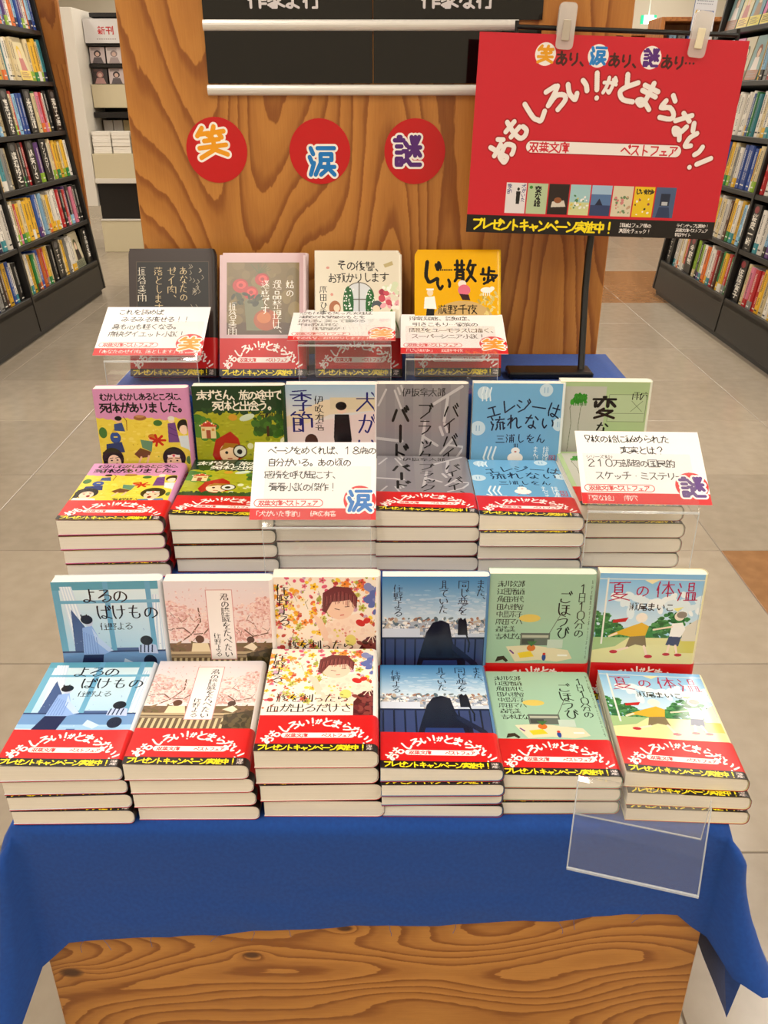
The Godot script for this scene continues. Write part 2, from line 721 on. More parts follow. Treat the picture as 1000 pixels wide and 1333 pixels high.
class Pic:
	var im: Image
	var w: int
	var h: int

	func _init(wide: int, high: int, c: Color):
		w = wide
		h = high
		im = Image.create(w, h, false, Image.FORMAT_RGB8)
		im.fill(c)

	func rect(x: float, y: float, ww: float, hh: float, c: Color):
		im.fill_rect(Rect2i(roundi(x), roundi(y), maxi(1, roundi(ww)), maxi(1, roundi(hh))), c)

	func poly(p: PackedVector2Array, c: Color):
		var n := p.size()
		var lo := INF
		var hi := -INF
		for q in p:
			lo = minf(lo, q.y)
			hi = maxf(hi, q.y)
		for y in range(maxi(0, floori(lo)), mini(h - 1, ceili(hi)) + 1):
			var fy := y + 0.5
			var xs := PackedFloat32Array()
			var a := p[n - 1]
			for i in n:
				var b := p[i]
				if (a.y <= fy) != (b.y <= fy):
					xs.append(a.x + (fy - a.y) / (b.y - a.y) * (b.x - a.x))
				a = b
			if xs.size() < 2:
				continue
			if xs.size() > 2:
				xs.sort()
			for i in range(0, xs.size() - 1, 2):
				var x0 := roundi(minf(xs[i], xs[i + 1]))
				var x1 := roundi(maxf(xs[i], xs[i + 1]))
				if x1 > x0:
					im.fill_rect(Rect2i(x0, y, x1 - x0, 1), c)

	func shape(a: Array, c: Color):
		var p := PackedVector2Array()
		for i in range(0, a.size(), 2):
			p.append(Vector2(a[i], a[i + 1]))
		poly(p, c)

	func oval(x: float, y: float, rx: float, ry: float, c: Color, turn := 0.0):
		if turn == 0.0:
			for yy in range(floori(y - ry), ceili(y + ry) + 1):
				var k := 1.0 - pow((yy + 0.5 - y) / ry, 2)
				if k > 0.0:
					var d := rx * sqrt(k)
					im.fill_rect(Rect2i(roundi(x - d), yy, maxi(1, roundi(2 * d)), 1), c)
			return
		var p := PackedVector2Array()
		for i in 20:
			p.append(Vector2(x, y) + (Vector2(cos(TAU * i / 20), sin(TAU * i / 20)) * Vector2(rx, ry)).rotated(turn))
		poly(p, c)

	func seg(a: Vector2, b: Vector2, hw: float, c: Color):
		var d := (b - a)
		if d.length() > 0.3:
			var n := d.normalized().orthogonal() * hw
			poly(PackedVector2Array([a + n, b + n, b - n, a - n]), c)

	func path(p: PackedVector2Array, wide: float, c: Color):
		for i in p.size():
			oval(p[i].x, p[i].y, wide / 2, wide / 2, c)
			if i:
				seg(p[i - 1], p[i], wide / 2, c)

	func line(a: Array, wide: float, c: Color):
		var p := PackedVector2Array()
		for i in range(0, a.size(), 2):
			p.append(Vector2(a[i], a[i + 1]))
		path(p, wide, c)

	func vgrad(x: int, y: int, ww: int, hh: int, c0: Color, c1: Color):
		for k in hh:
			im.fill_rect(Rect2i(x, y + k, ww, 1), c0.lerp(c1, float(k) / hh))

	func pill(x: float, y: float, ww: float, hh: float, c: Color):
		rect(x + hh / 2, y, ww - hh, hh, c)
		oval(x + hh / 2, y + hh / 2, hh / 2, hh / 2, c)
		oval(x + ww - hh / 2, y + hh / 2, hh / 2, hh / 2, c)

	func dabs(r: RandomNumberGenerator, n: int, x0: float, y0: float, x1: float, y1: float, s0: float, s1: float, colors: Array, flat := 0.8):
		for i in n:
			var s := r.randf_range(s0, s1)
			oval(r.randf_range(x0, x1), r.randf_range(y0, y1), s, s * r.randf_range(flat * 0.7, flat * 1.2), colors[r.randi() % colors.size()], r.randf() * 3.0)

	func tex() -> ImageTexture:
		return ImageTexture.create_from_image(im)


# pens: [width of upright strokes, width of level strokes] as a share of the letter's size
const THIN := [0.065, 0.035]
const SERIF := [0.095, 0.05]
const HAND := [0.075, 0.07]
const MID := [0.10, 0.09]
const BOLD := [0.14, 0.13]
const HEAVY := [0.185, 0.17]


func glyph(p: Pic, ch: String, xf: Transform2D, size: float, pen: Array, c: Color, extra := 0.0):
	if not G.has(ch):
		if ch != " " and ch != "　":
			print("no letter ", ch)
		return
	var n: int = G[ch].size()
	if n > 7 and size < 60.0:      # a finer pen for crowded letters
		var k := maxf(0.62, 1.0 - 0.045 * (n - 7))
		pen = [pen[0] * k, pen[1] * k]
	for s in G[ch]:
		var prev := Vector2.ZERO
		for i in s.size():
			var q: Vector2 = xf * (s[i] - Vector2(0.5, 0.5))
			var ra: float = minf(pen[0], pen[1]) * size * 0.5 + extra
			if i:
				var d: Vector2 = (s[i] - s[i - 1]).normalized()
				var hw: float = sqrt(pow(pen[0] * d.y, 2) + pow(pen[1] * d.x, 2)) * size * 0.5 + extra
				p.seg(prev, q, hw, c)
				ra = maxf(ra, hw * 0.9)
			p.oval(q.x, q.y, ra, ra, c)
			prev = q


func write(p: Pic, text: String, x: float, y: float, size: float, pen: Array, c: Color, adv := 0.0, wide := 1.0, extra := 0.0, tilt := 0.0):
	# a level line; (x, y) is the middle of the left edge
	var a := adv if adv > 0.0 else size * wide
	for i in text.length():
		glyph(p, text[i], Transform2D(tilt, Vector2(size * wide, size), 0.0, Vector2(x + a * (i + 0.5), y + sin(tilt) * a * i)), size, pen, c, extra)


func write_down(p: Pic, text: String, x: float, y: float, size: float, pen: Array, c: Color, adv := 0.0, extra := 0.0):
	# an upright column; (x, y) is the middle of its top edge
	var a := adv if adv > 0.0 else size
	for i in text.length():
		var ch := text[i]
		var o := Vector2.ZERO
		if ch == "ー":
			ch = "｜"
		elif ch in "、。":
			o = Vector2(0.6, -0.6) * size
		elif ch in "っゃゅょッャュョァィェォ":
			o = Vector2(0.12, -0.12) * size
		glyph(p, ch, Transform2D(0.0, Vector2(size, size), 0.0, Vector2(x, y + a * (i + 0.5)) + o), size, pen, c, extra)


func write_arc(p: Pic, text: String, centre: Vector2, r: float, a0: float, a1: float, size: float, pen: Array, c: Color, extra := 0.0, squash := 1.0):
	var room := []
	var total := 0.0
	for ch in text:
		room.append(0.52 if ch == "！" else (0.62 if ch == "が" else 1.0))
		total += room[-1]
	var at := 0.0
	for i in text.length():
		var a := deg_to_rad(lerpf(a0, a1, (at + room[i] / 2) / total))
		at += room[i]
		var small := text[i] == "が"
		var s := size * (0.60 if small else 1.0)
		var xf := Transform2D(a, centre + Vector2(sin(a) * r, -cos(a) * r * squash))
		glyph(p, text[i], xf.scaled_local(Vector2(s, s)), size, [pen[0] * 0.7, pen[1] * 0.7] if small else pen, c, extra)


func mat(c: Color, rough := 0.6, more := {}) -> StandardMaterial3D:
	var m := StandardMaterial3D.new()
	m.albedo_color = c
	m.roughness = rough
	for k in more:
		m.set(k, more[k])
	return m


func print_mat(p: Pic, rough := 0.4, more := {}) -> StandardMaterial3D:
	return mat(Color.WHITE, rough, {"albedo_texture": p.tex()}.merged(more))


# ---------------------------------------------------------------- materials

func plywood(w: int, h: int, level: bool, knots: Array, seed_: int, light: Color, dark: Color, rings: float, along := 0.62) -> ImageTexture:
	# rotary-cut veneer: growth rings are the contour lines of a slow field stretched along the grain
	var n1 := FastNoiseLite.new()
	n1.seed = seed_
	n1.frequency = 1.0
	n1.noise_type = FastNoiseLite.TYPE_SIMPLEX_SMOOTH
	n1.fractal_octaves = 2
	n1.fractal_gain = 0.3
	var n2 := FastNoiseLite.new()
	n2.seed = seed_ + 7
	n2.frequency = 1.0
	var im := Image.create(w, h, false, Image.FORMAT_RGB8)
	var knot_dark := Color(0.27, 0.15, 0.07)
	for y in h:
		for x in w:
			var u := float(x) / w
			var v := float(y) / h
			var a := u if not level else v      # across the grain
			var l := v if not level else u      # along the grain
			var f := n1.get_noise_2d(a * 2.3, l * along) * rings + a * rings * 0.28 + n2.get_noise_2d(a * 16.0, l * 7.0) * 0.12 + n2.get_noise_2d(a * 60.0, l * 14.0) * 0.07 + n2.get_noise_2d(a * 5.0, l * 2.0) * 0.2
			var kd := 0.0
			for k in knots:
				var du: float = (u - k[0]) / k[2]
				var dv: float = (v - k[1]) / k[3]
				var d2 := du * du + dv * dv
				if d2 < 14.0:
					f += 1.6 * exp(-d2 * 0.35)
					kd = maxf(kd, clampf(1.25 - d2 * 1.1, 0.0, 1.0))
			var t := f - floorf(f)
			var late := (0.30 * smoothstep(0.1, 0.6, t) + 0.70 * smoothstep(0.62, 0.9, t)) * (1.0 - smoothstep(0.955, 0.985, t))
			var fibre := n2.get_noise_2d(a * 260.0, l * 10.0) * 0.5 + n2.get_noise_2d(a * 700.0, l * 30.0) * 0.35
			var c := light.lerp(dark, clampf(late * 0.85 + fibre * 0.22 + 0.06, 0.0, 1.0))
			c = c.lerp(knot_dark, kd * 0.85)
			im.set_pixel(x, y, c)
	return ImageTexture.create_from_image(im)


func noise_tex(size: int, freq: float, c0: Color, c1: Color, seed_: int, octaves := 4) -> NoiseTexture2D:
	var n := FastNoiseLite.new()
	n.seed = seed_
	n.frequency = freq
	n.fractal_octaves = octaves
	var g := Gradient.new()
	g.set_color(0, c0)
	g.set_color(1, c1)
	var t := NoiseTexture2D.new()
	t.width = size
	t.height = size
	t.seamless = true
	t.noise = n
	t.color_ramp = g
	return t


func materials():
	M.white_paint = mat(Color(0.9, 0.9, 0.88), 0.55)
	M.lamp_glow = mat(Color(0.95, 0.95, 0.92), 0.5, {"emission_enabled": true, "emission": LAMP_COLOR, "emission_energy_multiplier": 6.0})
	M.wall = mat(Color(0.83, 0.80, 0.74), 0.85)
	M.ceiling = mat(Color(0.86, 0.85, 0.82), 0.9)
	var tile := noise_tex(256, 0.03, Color(0.575, 0.53, 0.465), Color(0.615, 0.57, 0.505), 3, 5)
	M.tiles = []
	for k in 4:
		var s: float = [1.0, 0.965, 1.02, 0.985][k]
		M.tiles.append(mat(Color(s, s, s), 0.2, {"albedo_texture": tile, "uv1_triplanar": true, "uv1_scale": Vector3(2.2, 2.2, 2.2), "uv1_offset": Vector3(k * 0.37, 0, k * 0.61), "metallic_specular": 0.5}))
	M.tile_brown = mat(Color.WHITE, 0.22, {"albedo_texture": noise_tex(256, 0.03, Color(0.50, 0.36, 0.23), Color(0.58, 0.43, 0.29), 5, 5), "uv1_triplanar": true, "uv1_scale": Vector3(2.2, 2.2, 2.2)})
	M.joint = mat(Color(0.42, 0.38, 0.33), 0.7)
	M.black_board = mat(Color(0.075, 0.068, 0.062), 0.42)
	M.black_metal = mat(Color(0.03, 0.03, 0.03), 0.35)
	M.cream_laminate = mat(Color(0.80, 0.76, 0.64), 0.45)
	M.white_laminate = mat(Color(0.86, 0.84, 0.80), 0.45)
	M.aluminium = mat(Color(0.86, 0.85, 0.83), 0.32, {"metallic": 0.25})
	M.black_gloss = mat(Color(0.022, 0.022, 0.024), 0.06)
	M.plywood_panel = mat(Color.WHITE, 0.36, {"albedo_texture": plywood(720, 1080, false, [[0.155, 0.395, 0.010, 0.010], [0.37, 0.565, 0.012, 0.012], [0.135, 0.64, 0.014, 0.010], [0.555, 0.515, 0.014, 0.010], [0.83, 0.61, 0.013, 0.012], [0.80, 0.72, 0.022, 0.016], [0.80, 0.58, 0.010, 0.008], [0.42, 0.84, 0.014, 0.012]], 11, Color(0.745, 0.505, 0.23), Color(0.53, 0.30, 0.10), 8.0, 0.85)})
	M.plywood_front = mat(Color.WHITE, 0.42, {"albedo_texture": plywood(1100, 700, true, [[0.03, 0.47, 0.020, 0.018], [0.315, 0.405, 0.015, 0.012], [0.46, 0.31, 0.012, 0.010], [0.7, 0.83, 0.014, 0.012]], 23, Color(0.755, 0.525, 0.25), Color(0.53, 0.31, 0.115), 7.5, 1.15)})
	M.plywood_plain = mat(Color.WHITE, 0.45, {"albedo_texture": plywood(300, 600, false, [], 31, Color(0.66, 0.42, 0.18), Color(0.50, 0.28, 0.10), 5.0)})
	M.cloth = mat(Color.WHITE, 0.9, {"albedo_texture": noise_tex(512, 0.09, Color(0.01, 0.225, 0.53), Color(0.03, 0.285, 0.62), 9, 3), "uv1_triplanar": true, "uv1_world_triplanar": true, "uv1_scale": Vector3(4, 4, 4), "rim_enabled": true, "rim": 0.25, "rim_tint": 0.7})
	M.thread = mat(Color(0.20, 0.38, 0.62), 0.9)
	M.acrylic = mat(Color(0.93, 0.96, 0.97, 0.02), 0.03, {"transparency": BaseMaterial3D.TRANSPARENCY_ALPHA})
	M.acrylic_edge = mat(Color(0.88, 0.91, 0.93, 0.4), 0.12, {"transparency": BaseMaterial3D.TRANSPARENCY_ALPHA})
	M.clip = mat(Color(0.9, 0.88, 0.86, 0.38), 0.2, {"transparency": BaseMaterial3D.TRANSPARENCY_ALPHA})
	M.steel = mat(Color(0.75, 0.72, 0.66), 0.3, {"metallic": 0.8})
	M.exit_sign = mat(Color(0.75, 0.95, 0.85), 0.4, {"emission_enabled": true, "emission": Color(0.75, 1.0, 0.9), "emission_energy_multiplier": 1.6})
	M.exit_green = mat(Color(0.05, 0.6, 0.42), 0.4, {"emission_enabled": true, "emission": Color(0.05, 0.75, 0.5), "emission_energy_multiplier": 0.9})
	# page edges: fine layered paper
	var p := Pic.new(128, 256, Color(0.88, 0.845, 0.775))
	for y in 256:
		var s := rng.randf_range(-0.035, 0.025)
		p.rect(0, y, 128, 1, Color(0.925 + s, 0.895 + s, 0.84 + s * 1.1))
	M.pages = print_mat(p, 0.85)
	p = Pic.new(128, 256, Color(0.9, 0.88, 0.84))
	for y in 256:
		var s := rng.randf_range(-0.035, 0.025)
		p.rect(0, y, 128, 1, Color(0.93 + s, 0.91 + s, 0.87 + s))
	M.pages_white = print_mat(p, 0.85)


# ---------------------------------------------------------------- room

const X0 := -6.0
const X1 := 6.0
const Z0 := -15.0
const Z1 := 2.6
const CEIL := 2.9


func build_room():
	# floor: square tiles with recessed joints on a slab
	var f := Node3D.new()
	f.name = "floor"
	f.set_meta("kind", "structure")
	add_child(f)
	var st := begin()
	cbox(st, Vector3((X0 + X1) / 2, -0.0515, (Z0 + Z1) / 2), Vector3(X1 - X0 + 0.4, 0.1, Z1 - Z0 + 0.4))
	obj("slab", st, M.joint, f)
	var pitch := 0.45
	st = begin()
	cbox(st, Vector3(0, -0.01, 0), Vector3(pitch - 0.0022, 0.02, pitch - 0.0022), 0.0012)
	var mesh := fin(st)
	var zs := []
	for j in 20:
		zs.append(-1.331 + pitch * (2.5 - j))
	for i in 14:
		var x := 0.80 + pitch * (i - 8) + pitch / 2
		for z in zs:
			var t: int = absi(hash(Vector2i(i, roundi(z * 100)))) % 4
			var brown: bool = (x > 0.8 and x < 1.25 and z < -1.33 and z > -1.78) or (z < -4.48 and z > -5.39 and x > 0.3 and x < 1.75)
			var o := inst("tile", mesh, M.tile_brown if brown else M.tiles[t], f)
			o.position = Vector3(x, 0, z)
	# beyond the tiles that can be told apart the covering goes on unbroken
	st = begin()
	var xa := 0.80 - pitch * 8
	var xb := 0.80 + pitch * 6
	var zn := -1.331 + pitch * 3
	var zf := -1.331 - pitch * 17
	for r in [[X0, xa, zf, zn], [xb, X1, zf, zn], [X0, X1, Z0, zf], [X0, X1, zn, Z1]]:
		cbox(st, Vector3((r[0] + r[1]) / 2, -0.01, (r[2] + r[3]) / 2), Vector3(r[1] - r[0], 0.02, r[3] - r[2]))
	obj("far_floor", st, M.tiles[0], f)
	st = begin()
	cbox(st, Vector3(0, CEIL + 0.05, (Z0 + Z1) / 2), Vector3(X1 - X0 + 0.4, 0.1, Z1 - Z0 + 0.4))
	struct("ceiling", st, M.ceiling)
	for w in [["wall_left", X0 - 0.05, (Z0 + Z1) / 2, 0.1, Z1 - Z0], ["wall_right", X1 + 0.05, (Z0 + Z1) / 2, 0.1, Z1 - Z0], ["wall_far", 0.0, Z0 - 0.05, X1 - X0 + 0.2, 0.1], ["wall_back", 0.0, Z1 + 0.05, X1 - X0 + 0.2, 0.1]]:
		st = begin()
		cbox(st, Vector3(w[1], CEIL / 2, w[2]), Vector3(w[3], CEIL, w[4]))
		struct(w[0], st, M.wall)


# ---------------------------------------------------------------- stand, cloth, end panel

const BX0 := -0.322      # the plywood box
const BX1 := 0.298
const STEP_Y := [0.400, 0.526, 0.655]
const STEP_Z := [-0.5455, -0.750, -0.962, -1.135]


func build_stand():
	var t := thing("display_stand", Vector3((BX0 + BX1) / 2, 0, STEP_Z[0] - 0.0015), "low plywood display box with wavy wood grain under the blue cloth", "display stand")
	var w := BX1 - BX0
	var st := begin()
	# front board with the grain lying level
	var hh := 0.390
	cbox(st, Vector3(0, hh / 2, -0.009), Vector3(w, hh, 0.018), 0.001)
	var m := fin(st)
	var arr := m.surface_get_arrays(0)
	var uv: PackedVector2Array = arr[Mesh.ARRAY_TEX_UV]
	for i in uv.size():
		uv[i] = Vector2(uv[i].x / w + 0.5, uv[i].y / hh + 0.5)
	arr[Mesh.ARRAY_TEX_UV] = uv
	var am := ArrayMesh.new()
	am.add_surface_from_arrays(Mesh.PRIMITIVE_TRIANGLES, arr)
	inst("front_board", am, M.plywood_front, t)
	for s in [-1.0, 1.0]:
		st = begin()
		cbox(st, Vector3(s * (w / 2 - 0.009), hh / 2, -0.3025), Vector3(0.018, hh, 0.565), 0.001)
		obj("side_board", st, M.plywood_plain, t)
	for k in 3:
		st = begin()
		var depth: float = STEP_Z[k] - STEP_Z[3]
		var y1: float = STEP_Y[k] - 0.004
		var y0: float = 0.390 if k == 0 else STEP_Y[k - 1] - 0.004
		cbox(st, Vector3(0, (y0 + y1) / 2, STEP_Z[k] - depth / 2 - STEP_Z[0] - 0.003), Vector3(w - 0.004, y1 - y0, depth - 0.008), 0.001)
		obj("step", st, M.plywood_plain, t)


func cloth_profile() -> Array:
	# (z, y) along the middle from the back of the top step to the front edge
	var p := []
	for k in [2, 1, 0]:
		var zb: float = STEP_Z[k + 1]
		var zf: float = STEP_Z[k]
		var y: float = STEP_Y[k]
		if k < 2:
			p.append(Vector2(zb + 0.0015, y + 0.012))
			p.append(Vector2(zb + 0.005, y + 0.002))
		else:
			p.append(Vector2(zb, y))
		for i in range(1, 6):
			p.append(Vector2(lerpf(zb, zf, i / 6.0), y))
		p.append(Vector2(zf - 0.006, y))
		p.append(Vector2(zf - 0.001, y - 0.003))
		p.append(Vector2(zf + 0.001, y - 0.010))
		if k > 0:
			var yl: float = STEP_Y[k - 1]
			p.append(Vector2(zf + 0.001, lerpf(y, yl, 0.5)))
	return p


func build_cloth():
	var n := FastNoiseLite.new()
	n.seed = 5
	n.frequency = 1.0
	var st := begin()
	st.set_smooth_group(1)
	var prof := cloth_profile()
	var xa := BX0 - 0.003
	var xb := BX1 + 0.003
	var nx := 40
	# top sheet over the steps
	var rows := []
	for p in prof:
		var row := []
		for i in nx + 1:
			row.append(Vector3(lerpf(xa, xb, float(i) / nx), p.y, p.x))
		rows.append(row)
	for j in rows.size() - 1:
		for i in nx:
			quad(st, rows[j][i], rows[j][i + 1], rows[j + 1][i + 1], rows[j + 1][i], Vector3(0, 1, 0.6))
	# hanging border: left side from back to front, front, right side to the back; the two front corners hang down in loose folds
	var ring := []          # [top point, outward, hem height, flare]
	var hem := []
	for j in prof.size():
		var p: Vector2 = prof[j]
		var s := clampf((p.x - STEP_Z[3]) / (STEP_Z[0] - STEP_Z[3]), 0.0, 1.0)
		ring.append([Vector3(xa, p.y, p.x), Vector3(-1, 0, 0.05), lerpf(0.30, 0.150, s) , 0.03 + 0.035 * s])
	var zc: float = STEP_Z[0] + 0.001
	var yc: float = STEP_Y[0] - 0.010
	for a in [15, 30, 45, 60, 75]:
		var d := Vector3(-cos(deg_to_rad(a)), 0, sin(deg_to_rad(a)))
		ring.append([Vector3(xa, yc, zc), d, lerpf(0.155, 0.19, a / 90.0), 0.055 * sin(deg_to_rad(2.0 * a)) + 0.03])
	for i in nx + 1:
		var f := float(i) / nx
		var h := lerpf(0.259, 0.297, f) + n.get_noise_1d(f * 7.0) * 0.005 + n.get_noise_1d(f * 40.0) * 0.0012
		var fl := 0.004 + 0.004 * n.get_noise_1d(f * 3.0 + 30.0)
		if f < 0.05:
			h = lerpf(0.225, h, smoothstep(0.0, 0.05, f))
		if f > 0.94:
			h = lerpf(h, 0.265, smoothstep(0.94, 1.0, f))
		ring.append([Vector3(lerpf(xa, xb, f), yc, zc), Vector3(0, 0, 1), h, fl])
	for a in [75, 60, 45, 30, 15]:
		var d := Vector3(cos(deg_to_rad(a)), 0, sin(deg_to_rad(a)))
		ring.append([Vector3(xb, yc, zc), d, lerpf(0.235, 0.265, a / 90.0), 0.06 * sin(deg_to_rad(2.0 * a)) + 0.015])
	for j in range(prof.size() - 1, -1, -1):
		var p: Vector2 = prof[j]
		var s := clampf((p.x - STEP_Z[3]) / (STEP_Z[0] - STEP_Z[3]), 0.0, 1.0)
		var hemr := lerpf(0.30, 0.145, smoothstep(0.0, 0.9, s))
		ring.append([Vector3(xb, p.y, p.x), Vector3(1, 0, 0.05), hemr, 0.02 + 0.022 * s])
	var nv := 14
	var prev := []
	for q in ring:
		var col := []
		var top: Vector3 = q[0]
		var out: Vector3 = q[1].normalized()
		for k in nv + 1:
			var v := float(k) / nv
			var y := lerpf(top.y, q[2], v)
			var off: float = q[3] * (0.25 * smoothstep(0.0, 0.12, v) + 0.75 * v * v) + 0.003 * n.get_noise_2d(top.x * 9.0 + top.z * 11.0, v * 2.0) * v
			col.append(Vector3(top.x + out.x * off, y, top.z + out.z * off))
		if prev:
			for k in nv:
				quad(st, prev[k], col[k], col[k + 1], prev[k + 1], out + Vector3(0, 0.2, 0))
		hem.append(col[nv])
		prev = col
	var cl := obj("table_cloth", st, M.cloth)
	tag(cl, "blue cotton cloth with a frayed hem draped over the stepped display", "cloth")
	# loose threads of the torn hem
	for k in 26:
		var i := rng.randi_range(prof.size(), hem.size() - prof.size() - 1) if k < 12 else rng.randi_range(hem.size() - prof.size() - 8, hem.size() - prof.size() + 9)
		var a: Vector3 = hem[i]
		var pts := [a + Vector3(0, 0.002, 0)]
		var d := Vector3(rng.randf_range(-0.8, 0.8), rng.randf_range(-1.0, -0.1), rng.randf_range(0.0, 0.3)).normalized()
		for s in 4:
			pts.append(pts[-1] + d * rng.randf_range(0.002, 0.005))
			d = (d + Vector3(rng.randf_range(-0.5, 0.5), rng.randf_range(-0.4, 0.2), 0)).normalized()
		st = begin()
		tube(st, pts, 0.00022, 4)
		obj("loose_thread", st, M.thread, cl)


const PZ := -1.14        # front of the plywood end panel


func build_panel():
	var w := 0.60
	var h := 1.62
	var cx := -0.0105
	var st := begin()
	cbox(st, Vector3(0, h / 2, -0.0125), Vector3(w, h, 0.025), 0.0012)
	var m := fin(st)
	var arr := m.surface_get_arrays(0)
	var uv: PackedVector2Array = arr[Mesh.ARRAY_TEX_UV]
	for i in uv.size():
		uv[i] = Vector2(uv[i].x / w + 0.5, (uv[i].y + h / 2) / 1.0 - 0.55)
	arr[Mesh.ARRAY_TEX_UV] = uv
	var am := ArrayMesh.new()
	am.add_surface_from_arrays(Mesh.PRIMITIVE_TRIANGLES, arr)
	var o := inst("plywood_panel", am, M.plywood_panel)
	o.position = Vector3(cx, 0, PZ)
	tag(o, "tall orange-brown plywood end panel standing behind the display", "panel")
	# category sign: black plates between white rails
	var t := thing("category_sign", Vector3(-0.001, 0.97, PZ), "black category sign with white rails and white lettering on the plywood panel", "sign")
	for r in [[0.0755, -0.209, 0.157], [0.008, -0.2095, 0.157]]:
		st = begin()
		var outline := PackedVector2Array()
		for k in 9:
			var a := PI * k / 8.0
			outline.append(Vector2(0.003 + 0.0045 * sin(a), 0.0058 * cos(a)))
		outline.append(Vector2(0.0, -0.0058))
		outline.append(Vector2(0.0, 0.0058))
		# outline x is depth (z), drawn out along x
		prism(st, outline, r[1], r[2], Transform3D(Basis(Vector3(0, 0, 1), Vector3(0, 1, 0), Vector3(1, 0, 0)), Vector3(0, r[0] - 0.0015, 0)))
		obj("rail", st, M.aluminium, t)
	var words := ["作家ま行", "作家な行"]
	for i in 2:
		var p := Pic.new(800, 280, Color(0.025, 0.025, 0.027))
		write(p, words[i], 216 if i == 0 else 226, 182, 92, BOLD, Color(0.82, 0.80, 0.82), 86)
		var mm := print_mat(p, 0.05)
		var cm := card_mesh(0.1955, 0.0602, 0.003)
		var plate := inst("plate", cm, mm, t)
		plate.position = Vector3(-0.1105 + i * 0.1970, 0.1095, 0.002)
		plate.set_meta("label", "black plate with white lettering")
		plate = inst("plate", card_mesh(0.1955, 0.0555, 0.003), M.black_gloss, t)
		plate.position = Vector3(-0.1105 + i * 0.1970, 0.0415, 0.002)
	# round stickers
	var sp := [["笑", -0.206, 0.910, Color(0.93, 0.62, 0.07), -0.12, Vector2(-0.14, -0.26), 195], ["涙", -0.079, 0.9085, Color(0.05, 0.47, 0.78), 0.0, Vector2(0.06, 0.30), 180], ["謎", 0.038, 0.9085, Color(0.33, 0.13, 0.47), 0.0, Vector2(-0.24, -0.02), 185]]
	var name_ := ["yellow", "blue", "purple"]
	for i in 3:
		var s: Array = sp[i]
		var p := Pic.new(400, 400, Color(0.76, 0.035, 0.075))
		var xf := Transform2D(s[4], Vector2(200, 200) + s[5] * 200.0).scaled_local(Vector2(s[6], s[6]))
		glyph(p, s[0], xf, s[6], HEAVY, Color(0.96, 0.95, 0.93), 11.0)
		glyph(p, s[0], xf, s[6], BOLD, s[3], 1.5)
		st = begin()
		var r := 0.0375
		for k in 40:
			var a := Vector3(cos(TAU * k / 40), sin(TAU * k / 40), 0)
			var b := Vector3(cos(TAU * (k + 1) / 40), sin(TAU * (k + 1) / 40), 0)
			var zt := Vector3(0, 0, 0.0006)
			tri(st, zt, a * r + zt, b * r + zt, Vector3.BACK, Vector2(0.5, 0.5), Vector2(0.5 + a.x * 0.5, 0.5 - a.y * 0.5), Vector2(0.5 + b.x * 0.5, 0.5 - b.y * 0.5))
			quad(st, a * r, b * r, b * r + zt, a * r + zt, a, Vector2(0.5, 0.01), Vector2(0.5, 0.01), Vector2(0.5, 0.01), Vector2(0.5, 0.01))
		o = obj("round_sticker", st, print_mat(p, 0.3))
		o.position = Vector3(s[1], s[2], PZ + 0.0002)
		tag(o, "round red sticker with one %s outlined character on the plywood panel" % name_[i], "sticker", "round stickers on the panel")


# ---------------------------------------------------------------- bookcases on both sides

const HUE := {"w": ["white", Color(0.86, 0.84, 0.80)], "c": ["cream", Color(0.80, 0.73, 0.56)], "y": ["yellow", Color(0.85, 0.66, 0.13)], "r": ["red", Color(0.66, 0.09, 0.10)], "k": ["black", Color(0.05, 0.045, 0.04)], "b": ["blue", Color(0.12, 0.27, 0.58)], "g": ["green", Color(0.12, 0.48, 0.22)], "p": ["pink", Color(0.80, 0.44, 0.54)], "t": ["teal", Color(0.20, 0.52, 0.56)], "o": ["orange", Color(0.82, 0.40, 0.12)], "n": ["navy", Color(0.07, 0.10, 0.25)], "u": ["purple", Color(0.32, 0.17, 0.42)], "a": ["brown", Color(0.30, 0.17, 0.10)], "s": ["grey", Color(0.50, 0.50, 0.49)], "l": ["pale blue", Color(0.52, 0.70, 0.82)], "e": ["lime green", Color(0.52, 0.66, 0.16)]}
var spine_mesh := {}
var spine_mat: StandardMaterial3D
const SHELF_Y := [0.17, 0.39, 0.61, 0.82, 1.04, 1.26, 1.48]
const SHELF_NAME := ["lowest", "second", "third", "fourth", "fifth", "sixth", "top"]


